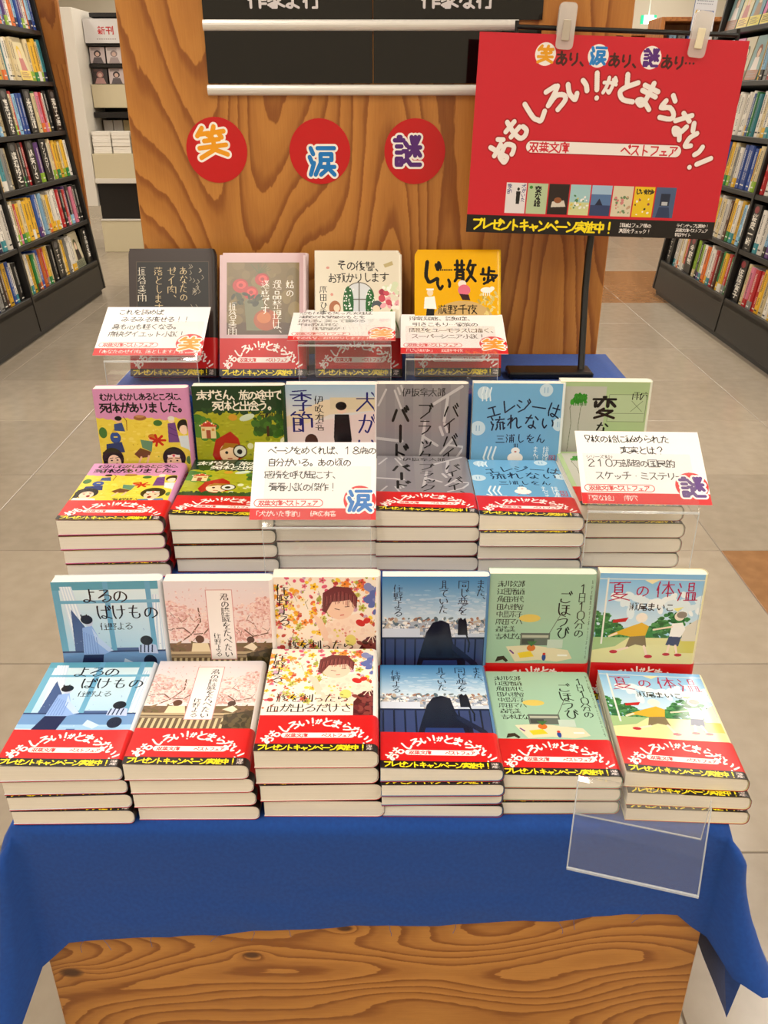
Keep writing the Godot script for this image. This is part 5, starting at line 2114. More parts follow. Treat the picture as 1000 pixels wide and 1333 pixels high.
	for s in [[50, 44, 30], [330, 30, 30], [28, 210, 34], [400, 190, 32]]:
		p.oval(s[0], s[1], s[2], s[2], Color(0.76, 0.85, 0.90))
		p.line([s[0] - 8, s[1] - 12, s[0] - 8, s[1] + 12], 3, Color(0.43, 0.62, 0.78))
		p.line([s[0] + 6, s[1] - 12, s[0] + 6, s[1] + 12], 3, Color(0.43, 0.62, 0.78))
	for k in 3:
		p.line([70 + k * 20, 392, 60 + k * 20, 350, 74 + k * 20, 300], 8, Color(0.86, 0.92, 0.95))
		p.line([44 + k * 18, 80, 40 + k * 18, 50, 46 + k * 18, 20], 6, Color(0.86, 0.92, 0.95))
	p.line([50, 388, 80, 410, 130, 404], 8, Color(0.86, 0.92, 0.95))
	var nav := Color(0.06, 0.10, 0.20)
	for k in 6:
		glyph(p, "エレジーは　"[k], Transform2D(-0.28 + k * 0.14, Vector2(92 + k * 70, 128 - 26 * sin(k * 0.75))).scaled_local(Vector2(66, 66)), 66, MID, nav)
	for k in 5:
		glyph(p, "流れない"[mini(k, 3)] if k < 4 else " ", Transform2D(-0.1 + k * 0.08, Vector2(118 + k * 76, 186 - 10 * sin(k))).scaled_local(Vector2(68, 68)), 68, MID, nav)
	write(p, "三浦しをん", 110, 258, 42, MID, nav, 46)
	p.oval(206, 318, 20, 17, Color(0.95, 0.94, 0.92))
	p.oval(206, 352, 36, 26, Color(0.95, 0.94, 0.92))
	for k in 3:
		p.line([200 + k * 7, 300, 198 + k * 7, 284], 3, nav)
	p.line([190, 376, 180, 388], 4, Color(0.75, 0.3, 0.2))
	p.line([220, 376, 230, 388], 4, Color(0.75, 0.3, 0.2))
	p.oval(206, 322, 6, 3, Color(0.75, 0.3, 0.2))
	write_down(p, "餅湯温泉", 346, 296, 28, MID, Color(0.90, 0.94, 0.95), 27)
	write_down(p, "まんじゅう", 300, 296, 26, MID, Color(0.90, 0.94, 0.95), 25)
	p.line([364, 340, 390, 340, 390, 396, 364, 396, 364, 340], 3, Color(0.70, 0.25, 0.3))
	write_down(p, "名物", 377, 342, 24, MID, Color(0.70, 0.25, 0.3), 26)
	spine_text(p, "エレジーは流れない", Color(0.88, 0.92, 0.93), nav)
	all.append(p)
	# 11 pale-green sketch cover with heavy black title
	p = Pic.new(CW, CH, Color(0.66, 0.76, 0.57))
	p.rect(22, 22, 188, 430, Color(0.73, 0.74, 0.70))
	p.rect(226, 60, 170, 130, Color(0.70, 0.78, 0.63))
	for b in [[50, 120, 62, 200, 55, 330, 60, 400], [100, 120, 96, 210, 110, 330, 104, 400], [50, 130, 60, 90, 100, 90, 104, 120], [48, 402, 36, 420], [104, 402, 118, 420], [226, 60, 396, 60, 396, 190, 226, 190, 226, 60], [330, 90, 380, 140], [380, 90, 330, 140], [240, 150, 390, 150]]:
		p.line(b, 2.5, Color(0.42, 0.46, 0.38))
	p.dabs(rng, 26, 58, 62, 122, 100, 6, 14, [Color(0.16, 0.50, 0.12), Color(0.22, 0.58, 0.15)])
	for k in 8:
		p.line([70 + k * 7, 60, 66 + k * 8, 112], 4, Color(0.17, 0.50, 0.13))
	p.rect(284, 268, 64, 62, Color(0.74, 0.80, 0.62))
	for k in 6:
		p.line([288, 276 + k * 10, 344, 276 + k * 10], 2, Color(0.25, 0.42, 0.2))
	p.rect(296, 252, 40, 22, Color(0.18, 0.50, 0.14))
	write_down(p, "変", 206, 66, 112, [0.15, 0.10], INK, 112)
	write_down(p, "な", 206, 188, 60, [0.15, 0.10], INK, 70)
	write_down(p, "絵", 206, 262, 112, [0.15, 0.10], INK, 112)
	write(p, "雨穴", 330, 66, 38, SERIF, INK, 38)
	spine_text(p, "変な絵", Color(0.88, 0.90, 0.84), INK)
	all.append(p)
	# 12 black cover with pale gold columns in a brown frame
	p = Pic.new(CW, CH, Color(0.15, 0.085, 0.06))
	p.rect(36, 40, 350, 500, Color(0.30, 0.24, 0.18))
	p.rect(39, 43, 344, 494, Color(0.035, 0.03, 0.03))
	var gold := Color(0.80, 0.72, 0.55)
	write_down(p, "あなたの", 262, 64, 40, SERIF, gold, 42)
	write_down(p, "ゼイ肉、", 206, 64, 42, SERIF, gold, 44)
	write_down(p, "落とします", 142, 64, 42, SERIF, gold, 44)
	write_down(p, "垣谷美雨", 62, 66, 40, SERIF, Color(0.83, 0.80, 0.74), 42)
	for k in 24:
		var x := rng.randf_range(290, 370)
		var y := rng.randf_range(50, 330)
		p.line([x, y, x + 8, y + 12, x - 2, y + 20], 2.5, Color(0.62, 0.58, 0.50))
	p.oval(200, 320, 40, 22, Color(0.83, 0.80, 0.76))
	p.dabs(rng, 22, 165, 296, 240, 345, 5, 10, [Color(0.88, 0.86, 0.82), Color(0.55, 0.5, 0.44)])
	spine_text(p, "あなたのゼイ肉、落とします", Color(0.10, 0.07, 0.06), gold)
	all.append(p)
	# 13 framed still life: roses and a fruit
	p = Pic.new(CW, CH, Color(0.76, 0.64, 0.66))
	p.vgrad(34, 36, 352, 350, Color(0.44, 0.36, 0.17), Color(0.36, 0.28, 0.12))
	p.rect(34, 330, 352, 60, Color(0.30, 0.20, 0.09))
	p.dabs(rng, 60, 40, 40, 380, 320, 16, 40, [Color(0.46, 0.38, 0.19), Color(0.40, 0.33, 0.15), Color(0.49, 0.41, 0.22)])
	for e in [[0, 0, 420, 36], [0, 0, 34, 592], [386, 0, 34, 592], [0, 390, 420, 202]]:
		p.rect(e[0], e[1], e[2], e[3], Color(0.76, 0.64, 0.66))
	p.shape([120, 230, 150, 190, 195, 190, 215, 240, 210, 370, 130, 370], Color(0.42, 0.42, 0.30))
	for r in [[100, 150, 38], [150, 185, 36], [205, 120, 34]]:
		p.oval(r[0], r[1], r[2], r[2] * 0.9, Color(0.66, 0.14, 0.14))
		p.oval(r[0] + 4, r[1] - 4, r[2] * 0.62, r[2] * 0.5, Color(0.80, 0.27, 0.25))
		p.oval(r[0] + 2, r[1] - 2, r[2] * 0.28, r[2] * 0.24, Color(0.58, 0.09, 0.10))
	p.dabs(rng, 26, 60, 190, 200, 245, 8, 18, [Color(0.16, 0.17, 0.08), Color(0.24, 0.25, 0.11)], 0.6)
	for k in 12:
		p.line([190, 90, 150 + k * 9, 44 + (k % 4) * 9], 2.5, Color(0.30, 0.34, 0.14))
	p.oval(225, 318, 60, 52, Color(0.62, 0.28, 0.10))
	p.oval(215, 306, 34, 28, Color(0.74, 0.40, 0.16))
	p.shape([214, 272, 224, 258, 232, 270, 244, 260, 240, 280], Color(0.45, 0.18, 0.06))
	var pale := Color(0.93, 0.91, 0.88)
	write_down(p, "姑の", 340, 122, 40, SERIF, pale, 42)
	write_down(p, "遺品整理は、", 278, 122, 46, SERIF, pale, 48)
	write_down(p, "迷惑です", 220, 122, 42, SERIF, pale, 42)
	write_down(p, "垣谷美雨", 62, 232, 40, SERIF, pale, 40)
	spine_text(p, "姑の遺品整理は、迷惑です", Color(0.84, 0.76, 0.78), INK)
	all.append(p)
	# 14 off-white cover: arched window, bouquet
	p = Pic.new(CW, CH, Color(0.85, 0.82, 0.75))
	write(p, "その復讐、", 104, 52, 48, MID, INK, 46, 1.0, 0.0, 0.05)
	write(p, "お預かりします", 62, 116, 46, MID, INK, 42, 1.0, 0.0, -0.02)
	write_down(p, "原田ひ香", 38, 152, 38, SERIF, INK, 38)
	p.oval(212, 210, 74, 74, Color(0.35, 0.33, 0.30))
	p.oval(212, 210, 70, 70, Color(0.80, 0.82, 0.84))
	p.rect(142, 210, 140, 120, Color(0.78, 0.80, 0.83))
	p.line([212, 140, 212, 330], 5, Color(0.35, 0.33, 0.30))
	p.line([142, 220, 282, 220], 5, Color(0.35, 0.33, 0.30))
	p.oval(160, 240, 26, 84, Color(0.12, 0.36, 0.17))
	p.oval(266, 250, 22, 80, Color(0.13, 0.38, 0.18))
	p.dabs(rng, 30, 140, 160, 186, 310, 3, 5, [Color(0.9, 0.9, 0.88)])
	p.dabs(rng, 22, 248, 180, 286, 310, 3, 5, [Color(0.9, 0.9, 0.88)])
	p.oval(95, 262, 28, 36, Color(0.62, 0.38, 0.24))
	p.oval(104, 262, 15, 18, Color(0.92, 0.80, 0.70))
	p.shape([70, 290, 125, 288, 140, 350, 60, 350], Color(0.75, 0.70, 0.66))
	p.oval(300, 250, 26, 24, Color(0.30, 0.33, 0.36))
	p.oval(296, 266, 18, 18, Color(0.92, 0.82, 0.72))
	p.shape([280, 290, 350, 285, 370, 360, 270, 360], Color(0.62, 0.60, 0.40))
	p.oval(196, 300, 14, 20, INK)
	p.dabs(rng, 26, 320, 180, 410, 260, 9, 19, [Color(0.75, 0.30, 0.36), Color(0.86, 0.62, 0.66), Color(0.60, 0.22, 0.30), Color(0.93, 0.90, 0.86)])
	p.dabs(rng, 14, 330, 140, 410, 190, 8, 18, [Color(0.93, 0.92, 0.88), Color(0.80, 0.84, 0.72)])
	for k in 5:
		p.line([370, 270, 330 + k * 20, 380], 7, Color(0.38, 0.5, 0.26))
	p.oval(60, 66, 8, 6, Color(0.8, 0.55, 0.5))
	p.shape([330, 50, 372, 34, 378, 52, 338, 66], Color(0.72, 0.66, 0.48))
	p.oval(80, 196, 7, 7, Color(0.8, 0.55, 0.5))
	spine_text(p, "その復讐、お預かりします", Color(0.88, 0.86, 0.80), INK)
	all.append(p)
	# 15 yellow cover with brush title and strolling old couple
	p = Pic.new(CW, CH, Color(0.88, 0.66, 0.03))
	p.oval(235, 330, 150, 100, Color(0.78, 0.65, 0.42))
	p.dabs(rng, 40, 310, 190, 415, 350, 8, 14, [Color(0.80, 0.72, 0.42), Color(0.72, 0.62, 0.30), Color(0.85, 0.78, 0.5)], 0.5)
	glyph(p, "じ", Transform2D(0.1, Vector2(72, 90)).scaled_local(Vector2(110, 110)), 110, [0.17, 0.14], INK)
	glyph(p, "い", Transform2D(0.1, Vector2(140, 146)).scaled_local(Vector2(84, 84)), 84, [0.17, 0.14], INK)
	glyph(p, "散", Transform2D(0.0, Vector2(245, 84)).scaled_local(Vector2(112, 112)), 112, [0.13, 0.10], INK)
	glyph(p, "歩", Transform2D(0.08, Vector2(362, 108)).scaled_local(Vector2(92, 92)), 92, [0.15, 0.12], INK)
	for k in 9:
		p.rect(104 + k * 9, 76, 6, 8, INK)
	p.oval(74, 190, 15, 17, Color(0.92, 0.82, 0.7))
	p.rect(56, 170, 36, 9, Color(0.93, 0.93, 0.92))
	p.shape([48, 212, 96, 208, 106, 270, 44, 268], Color(0.93, 0.93, 0.92))
	p.shape([58, 268, 96, 270, 90, 350, 50, 350], Color(0.10, 0.10, 0.11))
	p.oval(230, 148, 20, 18, Color(0.92, 0.86, 0.82))
	p.oval(240, 178, 30, 27, Color(0.84, 0.42, 0.52))
	p.shape([216, 196, 262, 200, 270, 228, 232, 226], Color(0.22, 0.12, 0.14))
	p.oval(350, 178, 30, 14, Color(0.93, 0.91, 0.88))
	p.oval(376, 170, 12, 10, Color(0.93, 0.91, 0.88))
	for k in 4:
		p.line([335 + k * 10, 186, 333 + k * 10, 204], 4, Color(0.93, 0.91, 0.88))
	write(p, "藤野千夜", 112, 272, 48, MID, INK, 48)
	spine_text(p, "じい散歩", Color(0.90, 0.72, 0.08), INK)
	all.append(p)
	return all


func paint_obi() -> Pic:
	var p := Pic.new(CW, 184, RED)
	p.rect(0, 148, CW, 36, STRIP)
	write(p, "プレゼントキャンペーン実施中！", 12, 166, 27, HEAVY, YEL, 24.4)
	for k in 2:
		write(p, ["詳細は", "裏面へ！"][k], 380, 158 + k * 14, 11, BOLD, Color(0.85, 0.8, 0.78), 9)
	write_arc(p, "おもしろい！がとまらない！", Vector2(210, 238), 204, -62, 62, 42, [0.15, 0.14], Color(0.97, 0.95, 0.93), 0.4, 1.0)
	p.pill(86, 92, 252, 26, Color(0.96, 0.93, 0.91))
	write(p, "双葉文庫", 98, 105, 20, BOLD, RED, 20)
	write(p, "ベストフェア", 226, 105, 18, BOLD, RED, 17.5)
	return p


const LOOK := ["blue classroom cover", "pink cherry blossom cover", "flower-strewn cover", "blue town skyline cover", "mint green radio cover", "playground children cover", "pink and yellow folk-tale cover", "green red-hood cover", "pale school yard cover", "silver-grey cover", "light blue hot-spring cover", "pale green sketch cover", "black framed cover", "rose still-life cover", "off-white bouquet cover", "yellow brush-lettered cover"]


func build_display_books():
	obi_mat = print_mat(paint_obi(), 0.33)
	var prints := paint_covers()
	var th := [0.0146, 0.0148, 0.0175, 0.0128, 0.0134, 0.0134, 0.0150, 0.0150, 0.0150, 0.0158, 0.0150, 0.0158, 0.0140, 0.0130, 0.0110, 0.0120]
	for i in 16:
		titles.append({"t": th[i], "cover": print_mat(prints[i], {9: 0.2, 12: 0.4, 13: 0.27}.get(i, 0.18), {"metallic": 0.25} if i == 9 else {}), "pages": M.pages if i % 5 != 3 else M.pages_white})
	# front row: [title, x of the tail's middle, z of the tail, turn, copies, forward shifts of the copies from the top down, lift of the top cover]
	var front := [
		[0, -0.2745, -0.5505, -1.5, 4, [0.0, -0.001, 0.0005, 0.002], [0.0, 0.002, 0.004, 0.005], 0.004],
		[1, -0.1675, -0.5515, -1.0, 4, [0.0, -0.001, -0.0015, -0.002], [0.0, 0.003, 0.004, 0.006], 0.0035],
		[2, -0.0575, -0.5570, -0.5, 4, [0.0, -0.001, 0.0, 0.0], [0.0, 0.0, 0.003, 0.005], 0.001],
		[3, 0.0495, -0.5555, -0.3, 4, [0.0, 0.003, -0.001, -0.001], [0.0, 0.001, 0.001, 0.002], 0.003],
		[4, 0.1540, -0.5610, 0.5, 3, [0.0, 0.0, 0.001], [0.0, 0.0, 0.0], 0.0015],
		[5, 0.2615, -0.5600, 3.5, 3, [0.0, 0.0065, 0.0095], [0.0, 0.002, 0.002], 0.0045],
	]
	var back := [
		[6, -0.2735, -0.7590, -2.5, 4, [0.0, 0.001, 0.0, 0.002], [0.0, 0.0, 0.002, 0.003], 0.003],
		[7, -0.1640, -0.7690, -1.0, 4, [0.0, 0.0, 0.001, 0.001], [0.0, 0.001, 0.002, 0.003], 0.004],
		[8, -0.0580, -0.7730, -0.5, 4, [0.0, 0.0, 0.001, 0.0], [0.0, 0.0, 0.001, 0.002], 0.001],
		[9, 0.0440, -0.7720, 0.3, 4, [0.0, 0.0, 0.001, 0.001], [0.0, 0.001, 0.0, 0.001], 0.003],
		[10, 0.1490, -0.7680, 0.5, 4, [0.0, 0.004, 0.001, 0.001], [0.0, 0.001, 0.0, 0.001], 0.003],
		[11, 0.2530, -0.7820, 0.5, 4, [0.0, 0.005, 0.006, 0.006], [0.0, 0.002, 0.001, 0.0], 0.0015],
	]
	for r in 2:
		var row: Array = front if r == 0 else back
		var row_name := "front row" if r == 0 else "middle row"
		for c in 6:
			var s: Array = row[c]
			var t: float = titles[s[0]].t
			var y: float = STEP_Y[r] + 0.0006
			if r == 1 and (c == 2 or c == 5):
				y += 0.0018
			for k in range(s[4] - 1, -1, -1):
				var lift: float = s[7] if k == 0 else 0.0
				var b := Basis(Vector3.UP, deg_to_rad(-s[3] + (k % 3 - 1) * 0.7 * (1 if k else 0)))
				var where: String = ["topmost in", "second from top in", "third from top in", "bottom one in"][k if k < s[4] - 1 else 3]
				make_book(s[0], lift, Vector3(s[1] + s[6][k], y, s[2] + s[5][k]), b, "paperback with %s, %s the %s stack" % [LOOK[s[0]], where, row_name], "flat stacked paperbacks on the display")
				y += t + 0.0011
	# standing copies behind the stacks: [title, x, z of the lower front edge, step, lean in degrees, turn]
	var stand := [
		[0, -0.2670, -0.7010, 0, 2.0, -2.0], [1, -0.1600, -0.7020, 0, 2.0, -0.5], [2, -0.0560, -0.7075, 0, 2.5, 0.0], [3, 0.0510, -0.7075, 0, 3.0, 0.0], [4, 0.1560, -0.7125, 0, 3.0, 0.8], [5, 0.2640, -0.7125, 0, 3.0, 2.0],
		[6, -0.2720, -0.9085, 1, 2.0, -2.0], [7, -0.1640, -0.9180, 1, 2.0, -1.0], [8, -0.0590, -0.9225, 1, 2.0, 0.0], [9, 0.0440, -0.9215, 1, 3.0, 0.0], [10, 0.1540, -0.9180, 1, 5.0, 1.0], [11, 0.2550, -0.9360, 1, 1.0, 1.5],
	]
	for s in stand:
		var t: float = titles[s[0]].t
		var b := Basis(Vector3.UP, deg_to_rad(-s[5])) * Basis(Vector3.RIGHT, deg_to_rad(90.0 - s[4]))
		# pivot: tail edge of the front cover sits at (y, z); the book's own origin is the back cover's tail edge
		var at := Vector3(s[1], STEP_Y[s[3]] + 0.001 + t * 0.0, s[2])
		at -= b * Vector3(0, t, 0)
		at.y = STEP_Y[s[3]] + 0.0030
		make_book(s[0], 0.0, at, b, "paperback with %s, standing behind the %s stacks" % [LOOK[s[0]], "front row" if s[3] == 0 else "middle row"], "upright paperbacks behind the stacks")
	# top row: four titles standing, spare copies behind each
	var top := [[12, -0.2560, -1.0070, 24.0, -1.0, 3, -0.004], [13, -0.1475, -1.0050, 27.0, 0.0, 2, 0.001], [14, -0.0310, -1.0100, 25.0, 0.0, 3, -0.0015], [15, 0.0905, -1.0120, 25.0, 0.0, 3, 0.002]]
	for s in top:
		var t: float = titles[s[0]].t
		for k in s[5]:
			var b := Basis(Vector3.UP, deg_to_rad(-s[4])) * Basis(Vector3.RIGHT, deg_to_rad(90.0 - s[3]))
			var at := Vector3(s[1] + s[6] * k, STEP_Y[2] + 0.0012, s[2]) - b * Vector3(0, t, 0) * 1.0
			at.z -= (t + 0.0016) / cos(deg_to_rad(s[3])) * k
			at.y = STEP_Y[2] + 0.0030
			make_book(s[0], 0.0, at, b, "paperback with %s, %s copy standing in the back row" % [LOOK[s[0]], ["front", "middle" if s[5] == 3 else "rear", "rear"][k]], "upright paperbacks in the back row")


# ---------------------------------------------------------------- handwritten cards in acrylic holders

func paint_card(lines: Array, size: float, mark: String, mark_color: Color, foot: String) -> Pic:
	var p := Pic.new(512, 364, Color(0.93, 0.925, 0.92))
	for k in lines.size():
		write(p, lines[k][1], lines[k][0], 40 + k * lines[k][2], size * 1.08, [0.10, 0.095], Color(0.08, 0.07, 0.07), size * 1.0)
	p.rect(0, 312, 512, 52, Color(0.80, 0.13, 0.15))
	p.pill(14, 270, 282, 36, Color(0.80, 0.13, 0.15))
	p.pill(17, 273, 276, 30, Color(0.94, 0.93, 0.92))
	write(p, "双葉文庫ベストフェア", 32, 288, 26, BOLD, Color(0.78, 0.12, 0.14), 24.5)
	write(p, foot, 12, 336, 27, MID, Color(0.95, 0.93, 0.92), 26)
	p.oval(446, 274, 66, 66, Color(0.83, 0.12, 0.15))
	var xf := Transform2D(0.0, Vector2(446, 278)).scaled_local(Vector2(98, 98))
	glyph(p, mark, xf, 98, HEAVY, Color(0.96, 0.94, 0.92), 7.0)
	glyph(p, mark, xf, 98, BOLD, mark_color, 1.0)
	return p


func holder(t: Node3D, leg: float, tilt: float, w: float, base: float, plate := 0.080):
	# one clear sheet bent three times: foot, upright leg, tilted plate; a shorter flap clips the card from the front
	var e := Vector2(-cos(tilt), sin(tilt))       # (z, y) up the plate
	var st := begin()
	bent_sheet(st, [Vector2(-base, 0.001), Vector2(-0.003, 0.001), Vector2(-0.0008, 0.0018), Vector2(0, 0.004), Vector2(0, leg - 0.003), Vector2(-0.0008, leg - 0.0005), Vector2(0, leg) + e * 0.004, Vector2(0, leg) + e * plate], 0.0014, w)
	obj("clear_stand", st, M.acrylic, t)
	st = begin()
	var up := Vector2(sin(tilt), cos(tilt))       # away from the plate, toward the viewer
	bent_sheet(st, [Vector2(0, leg) + up * 0.0015 + e * 0.001, Vector2(0, leg) + up * 0.0028 + e * 0.004, Vector2(0, leg) + up * 0.0028 + e * (plate * 0.82)], 0.0009, w)
	obj("clear_flap", st, M.acrylic, t)
	# polished edges of the sheet
	st = begin()
	for s in [-1.0, 1.0]:
		cbox(st, Vector3(s * w / 2, leg / 2 + 0.002, 0.0), Vector3(0.0006, leg - 0.006, 0.0016))
	cbox(st, Vector3(0, leg - 0.001, 0.0012), Vector3(w, 0.0018, 0.0016))
	obj("clear_edge", st, M.acrylic_edge, t)


func build_pop_cards():
	var gold := Color(0.93, 0.60, 0.05)
	var data := [
		# x, y of the foot, z of the leg, leg height, tilt, turn, side shift of the card, print, label
		[-0.2660, STEP_Y[2], -0.9480, 0.0435, 25.0, 0.0, -0.005, paint_card([[62, "これを読めば", 56], [88, "みるみる痩せる！！", 56], [52, "身も心も軽くなる。", 56], [44, "痛快ダイエット小説！", 56]], 37, "笑", gold, "『あなたのゼイ肉、落とします』垣谷美雨"), "handwritten card with gold mark clipped before the black framed paperback"],
		[-0.0450, STEP_Y[2], -0.9550, 0.0600, 10.0, 0.5, -0.004, paint_card([[34, "恋も仕事も失った女性は", 47], [34, "凄腕の復讐屋のもとを", 47], [34, "訪れる。笑って読める", 47], [34, "平和的優雅な", 47], [110, "復讐屋が！", 47]], 33, "笑", gold, "『その復讐、お預かりします』原田ひ香"), "handwritten card with gold mark clipped before the off-white bouquet paperback"],
		[0.0780, STEP_Y[2], -0.9550, 0.0440, 17.0, 1.0, 0.003, paint_card([[44, "浮気疑惑、認知症、", 56], [60, "引きこもり…家族の", 56], [44, "問題をユーモラスに描く、", 56], [52, "スーパーシニア小説！", 56]], 36, "笑", gold, "『じい散歩』　藤野千夜"), "handwritten card with gold mark clipped before the yellow paperback"],
		[-0.0660, STEP_Y[1], -0.7420, 0.065, 38.0, 0.0, -0.004, paint_card([[58, "ページをめくれば、18歳の", 58], [58, "自分がいる。あの頃の", 58], [50, "感情を呼び起こす、", 58], [70, "青春小説の傑作！", 58]], 35, "涙", Color(0.06, 0.45, 0.76), "『犬がいた季節』　伊吹有喜"), "handwritten card with blue mark clipped before the middle row's third stack"],
		[0.2500, STEP_Y[1], -0.7380, 0.084, 32.0, 2.0, 0.004, paint_card([[28, "9枚の絵に秘められた", 58], [180, "真実とは？", 58], [34, "210万部超の国民的", 62], [64, "スケッチ・ミステリー！", 62]], 36, "謎", Color(0.36, 0.22, 0.50), "『変な絵』　雨穴"), "handwritten card with purple mark clipped before the middle row's right stack"],
	]
	# the small line above the third line of the last card
	write(data[4][7], "シリーズ累計", 36, 133, 19, HAND, Color(0.12, 0.10, 0.10), 18)
	for d in data:
		var tilt := deg_to_rad(d[4])
		var t := thing("card_holder", Vector3(d[0], d[1] + 0.0012, d[2]), String(d[8]).replace("handwritten card with", "clear acrylic holder of the card with"), "card holder", "acrylic card holders")
		t.rotation_degrees.y = -d[5]
		holder(t, d[3], tilt, 0.106, minf(0.034, d[2] + 0.992) if d[1] > 0.6 else 0.055)
		var up := Vector3(0, cos(tilt), sin(tilt))
		var b := t.basis * Basis(Vector3.RIGHT, Vector3(0, sin(tilt), -cos(tilt)), up)
		var c := inst("handwritten_card", card_mesh(0.124, 0.088, 0.0004), print_mat(d[7], 0.45))
		c.transform = Transform3D(b, t.position + t.basis * (Vector3(d[6], d[3], 0) + up * 0.0016 + Vector3(0, sin(tilt), -cos(tilt)) * 0.0505))
		tag(c, d[8], "card", "handwritten cards on the display")
	# empty holder at the front right: folded sheet, short leg on the cloth, long plate hanging over the edge
	var t := thing("card_holder", Vector3(0.2165, 0.4005, -0.5385), "empty clear acrylic card holder leaning over the front edge at the right", "card holder", "acrylic card holders")
	t.rotation_degrees.y = -16.0
	var st := begin()
	bent_sheet(st, [Vector2(0.034, -0.022), Vector2(0.0085, 0.0525), Vector2(0.006, 0.0555), Vector2(0.003, 0.0535), Vector2(-0.004, 0.003)], 0.0015, 0.106)
	obj("clear_stand", st, M.acrylic, t)
	st = begin()
	var d2 := Vector2(0.0255, -0.0745).normalized()
	for s in [-1.0, 1.0]:
		tube(st, [Vector3(s * 0.053, 0.0525, 0.0085), Vector3(s * 0.053, -0.022, 0.034)], 0.0007, 5)
		tube(st, [Vector3(s * 0.053, 0.0535, 0.003), Vector3(s * 0.053, 0.003, -0.004)], 0.0005, 5)
	cbox(st, Vector3(0, -0.022, 0.034), Vector3(0.107, 0.0022, 0.0018))
	cbox(st, Vector3(0, 0.0035, -0.004), Vector3(0.106, 0.001, 0.001))
	obj("clear_edge", st, M.acrylic_edge, t)


# ---------------------------------------------------------------- poster on its stand

func paint_poster() -> Pic:
	var w := 1188
	var h := 840
	var red := Color(0.79, 0.105, 0.18)
	var white := Color(0.93, 0.91, 0.90)
	var p := Pic.new(w, h, red)
	var marks := [["笑", Color(0.90, 0.62, 0.08)], ["涙", Color(0.12, 0.50, 0.80)], ["謎", Color(0.33, 0.14, 0.48)]]
	for k in 3:
		var x := 297 + k * 234
		p.oval(x, 78, 46, 46, white)
		glyph(p, marks[k][0], Transform2D(0.0, Vector2(x, 78)).scaled_local(Vector2(70, 70)), 70, HEAVY, marks[k][1])
		write(p, "あり、" if k < 2 else "あり…", x + 48, 92, 56, [0.17, 0.16], Color(0.25, 0.08, 0.06), 52)
	write_arc(p, "おもしろい！がとまらない！", Vector2(596, 704), 512, -69, 69, 112, [0.195, 0.185], Color(0.62, 0.04, 0.08), 6.0)
	write_arc(p, "おもしろい！がとまらない！", Vector2(596, 704), 512, -69, 69, 112, [0.18, 0.17], white, 1.0)
	p.pill(246, 426, 726, 58, Color(0.62, 0.04, 0.08))
	p.pill(250, 430, 718, 50, white)
	write(p, "双葉文庫", 262, 455, 46, BOLD, red, 47)
	write(p, "ベストフェア", 690, 455, 46, BOLD, red, 44)
	# eight small book covers
	var cov := [[Color(0.88, 0.87, 0.88), "犬がいた季節"], [Color(0.70, 0.78, 0.62), "変な絵"], [Color(0.14, 0.09, 0.08), ""], [Color(0.62, 0.78, 0.80), ""], [Color(0.33, 0.46, 0.64), ""], [Color(0.84, 0.80, 0.70), ""], [Color(0.90, 0.76, 0.12), "じい散歩"], [Color(0.28, 0.36, 0.50), ""]]
	for k in 8:
		var x := 176.0 + k * 101.0
		p.rect(x, 612, 95, 136, cov[k][0])
		match k:
			0:
				p.oval(x + 58, 640, 6, 7, INK)
				p.shape([x + 48, 650, x + 68, 650, x + 66, 706, x + 50, 706], INK)
				write_down(p, "犬がいた", x + 82, 616, 20, MID, Color(0.13, 0.13, 0.42), 20)
				write_down(p, "季節", x + 15, 618, 22, MID, Color(0.13, 0.13, 0.42), 22)
			1:
				write_down(p, "変な絵", x + 50, 624, 30, HEAVY, INK, 30)
				p.oval(x + 16, 630, 8, 7, Color(0.2, 0.5, 0.15))
			2:
				p.shape([x + 20, 690, x + 75, 684, x + 86, 712, x + 16, 716], Color(0.83, 0.80, 0.76))
				p.oval(x + 46, 684, 18, 13, Color(0.55, 0.32, 0.18))
			3:
				p.rect(x, 690, 95, 58, Color(0.80, 0.82, 0.6))
				p.dabs(rng, 20, x + 8, 660, x + 88, 720, 4, 9, [Color(0.86, 0.75, 0.3), Color(0.3, 0.5, 0.32), Color(0.92, 0.92, 0.9)])
			4:
				p.rect(x, 612, 95, 40, Color(0.62, 0.74, 0.84))
				p.shape([x + 10, 720, x + 40, 670, x + 70, 720], Color(0.10, 0.12, 0.22))
				p.rect(x, 700, 95, 48, Color(0.18, 0.24, 0.40))
			5:
				p.dabs(rng, 26, x + 12, 650, x + 84, 735, 4, 8, [Color(0.75, 0.62, 0.5), Color(0.40, 0.52, 0.36), Color(0.80, 0.5, 0.5)])
			6:
				write(p, "じい散歩", x + 4, 634, 24, HEAVY, INK, 22)
				p.dabs(rng, 12, x + 10, 665, x + 85, 738, 4, 7, [INK, Color(0.93, 0.92, 0.9), Color(0.55, 0.3, 0.3)])
			7:
				p.rect(x + 26, 640, 44, 54, Color(0.12, 0.16, 0.25))
				p.shape([x + 14, 748, x + 24, 700, x + 72, 700, x + 82, 748], Color(0.16, 0.22, 0.36))
				p.rect(x + 34, 676, 28, 16, Color(0.72, 0.74, 0.76))
	p.rect(0, 760, w, 80, STRIP)
	write(p, "プレゼントキャンペーン実施中！", 30, 801, 52, HEAVY, YEL, 45)
	write(p, "詳細はフェア帯の", 734, 786, 20, BOLD, white, 19)
	write(p, "裏面をチェック！", 734, 812, 20, BOLD, white, 19)
	write(p, "ラインナップ公開中！", 1006, 780, 17, BOLD, white, 15.5)
	write(p, "双葉文庫ベストフェア", 1006, 801, 17, BOLD, white, 15.5)
	write(p, "特設サイト", 1006, 822, 17, BOLD, white, 15.5)
	return p


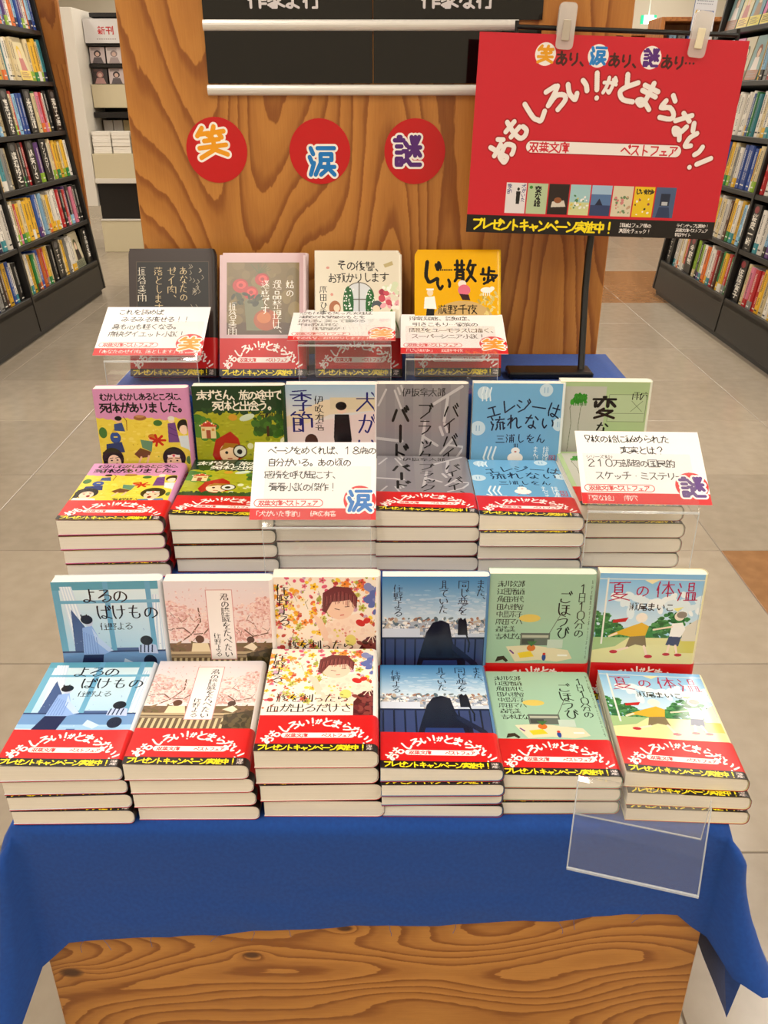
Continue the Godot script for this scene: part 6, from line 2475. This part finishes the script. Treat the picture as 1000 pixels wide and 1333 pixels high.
func build_poster():
	var zp := -1.068
	var t := thing("poster_stand", Vector3(0.232, STEP_Y[2], -1.075), "thin black metal poster stand with a crossbar at the right of the display", "poster stand")
	var st := begin()
	cbox(st, Vector3(-0.026, 0.0050, 0.040), Vector3(0.105, 0.008, 0.034), 0.002)
	obj("base", st, M.black_metal, t)
	st = begin()
	tube(st, [Vector3(0.014, 0.008, 0.040), Vector3(0.0175, 0.10, 0.004), Vector3(0.019, 0.14, -0.004), Vector3(0.029, 0.375, -0.004)], 0.0042, 10)
	obj("pole", st, M.black_metal, t)
	st = begin()
	tube(st, [Vector3(0.1459 - 0.232, 0.3835, 0.0), Vector3(0.390 - 0.232, 0.3755, 0.0)], 0.0026, 10)
	for e in [[0.1459, 0.3835], [0.390, 0.3755]]:
		tube(st, [Vector3(e[0] - 0.232, e[1] - 0.006, 0.0), Vector3(e[0] - 0.232, e[1] + 0.006, 0.0)], 0.0022, 8)
	obj("crossbar", st, M.black_metal, t)
	var o := inst("poster", card_mesh(0.297, 0.210, 0.0006), print_mat(paint_poster(), 0.4))
	o.transform = Transform3D(Basis(Vector3.BACK, deg_to_rad(-1.75)), Vector3(0.2500, 0.924, zp))
	tag(o, "red landscape poster with arched white lettering hanging from the black stand", "poster")
	for k in 2:
		var c := thing("poster_clip", Vector3([0.1985, 0.3455][k], [1.0385, 1.0305][k], zp + 0.0012), "clear plastic clip holding the poster's %s end to the crossbar" % ["left", "right"][k], "clip", "clear clips on the poster")
		c.rotation_degrees = Vector3(0, 0, [-3.0, -6.0][k])
		var outline := PackedVector2Array()
		var w := 0.0095
		var hh := 0.0225
		for q in [[1, 1], [-1, 1], [-1, -1], [1, -1]]:
			for j in 5:
				var a0: float = {"11": 0.0, "-11": 90.0, "-1-1": 180.0, "1-1": 270.0}["%d%d" % [q[0], q[1]]]
				var a := deg_to_rad(a0 + 22.5 * j)
				outline.append(Vector2(q[0] * (w - 0.0045) + 0.0045 * cos(a), q[1] * (hh - 0.0045) + 0.0045 * sin(a)))
		st = begin()
		prism(st, outline, 0.0006, 0.0030)
		obj("front_jaw", st, M.clip, c)
		st = begin()
		prism(st, outline, -0.0045, -0.0025)
		obj("back_jaw", st, M.clip, c)
		st = begin()
		cbox(st, Vector3(0, -0.004, 0.0038), Vector3(0.0082, 0.0200, 0.0016), 0.0005)
		obj("label_insert" if k == 1 else "spring", st, mat(Color(0.9, 0.86, 0.74), 0.5) if k == 1 else mat(Color(0.72, 0.68, 0.62), 0.35), c)
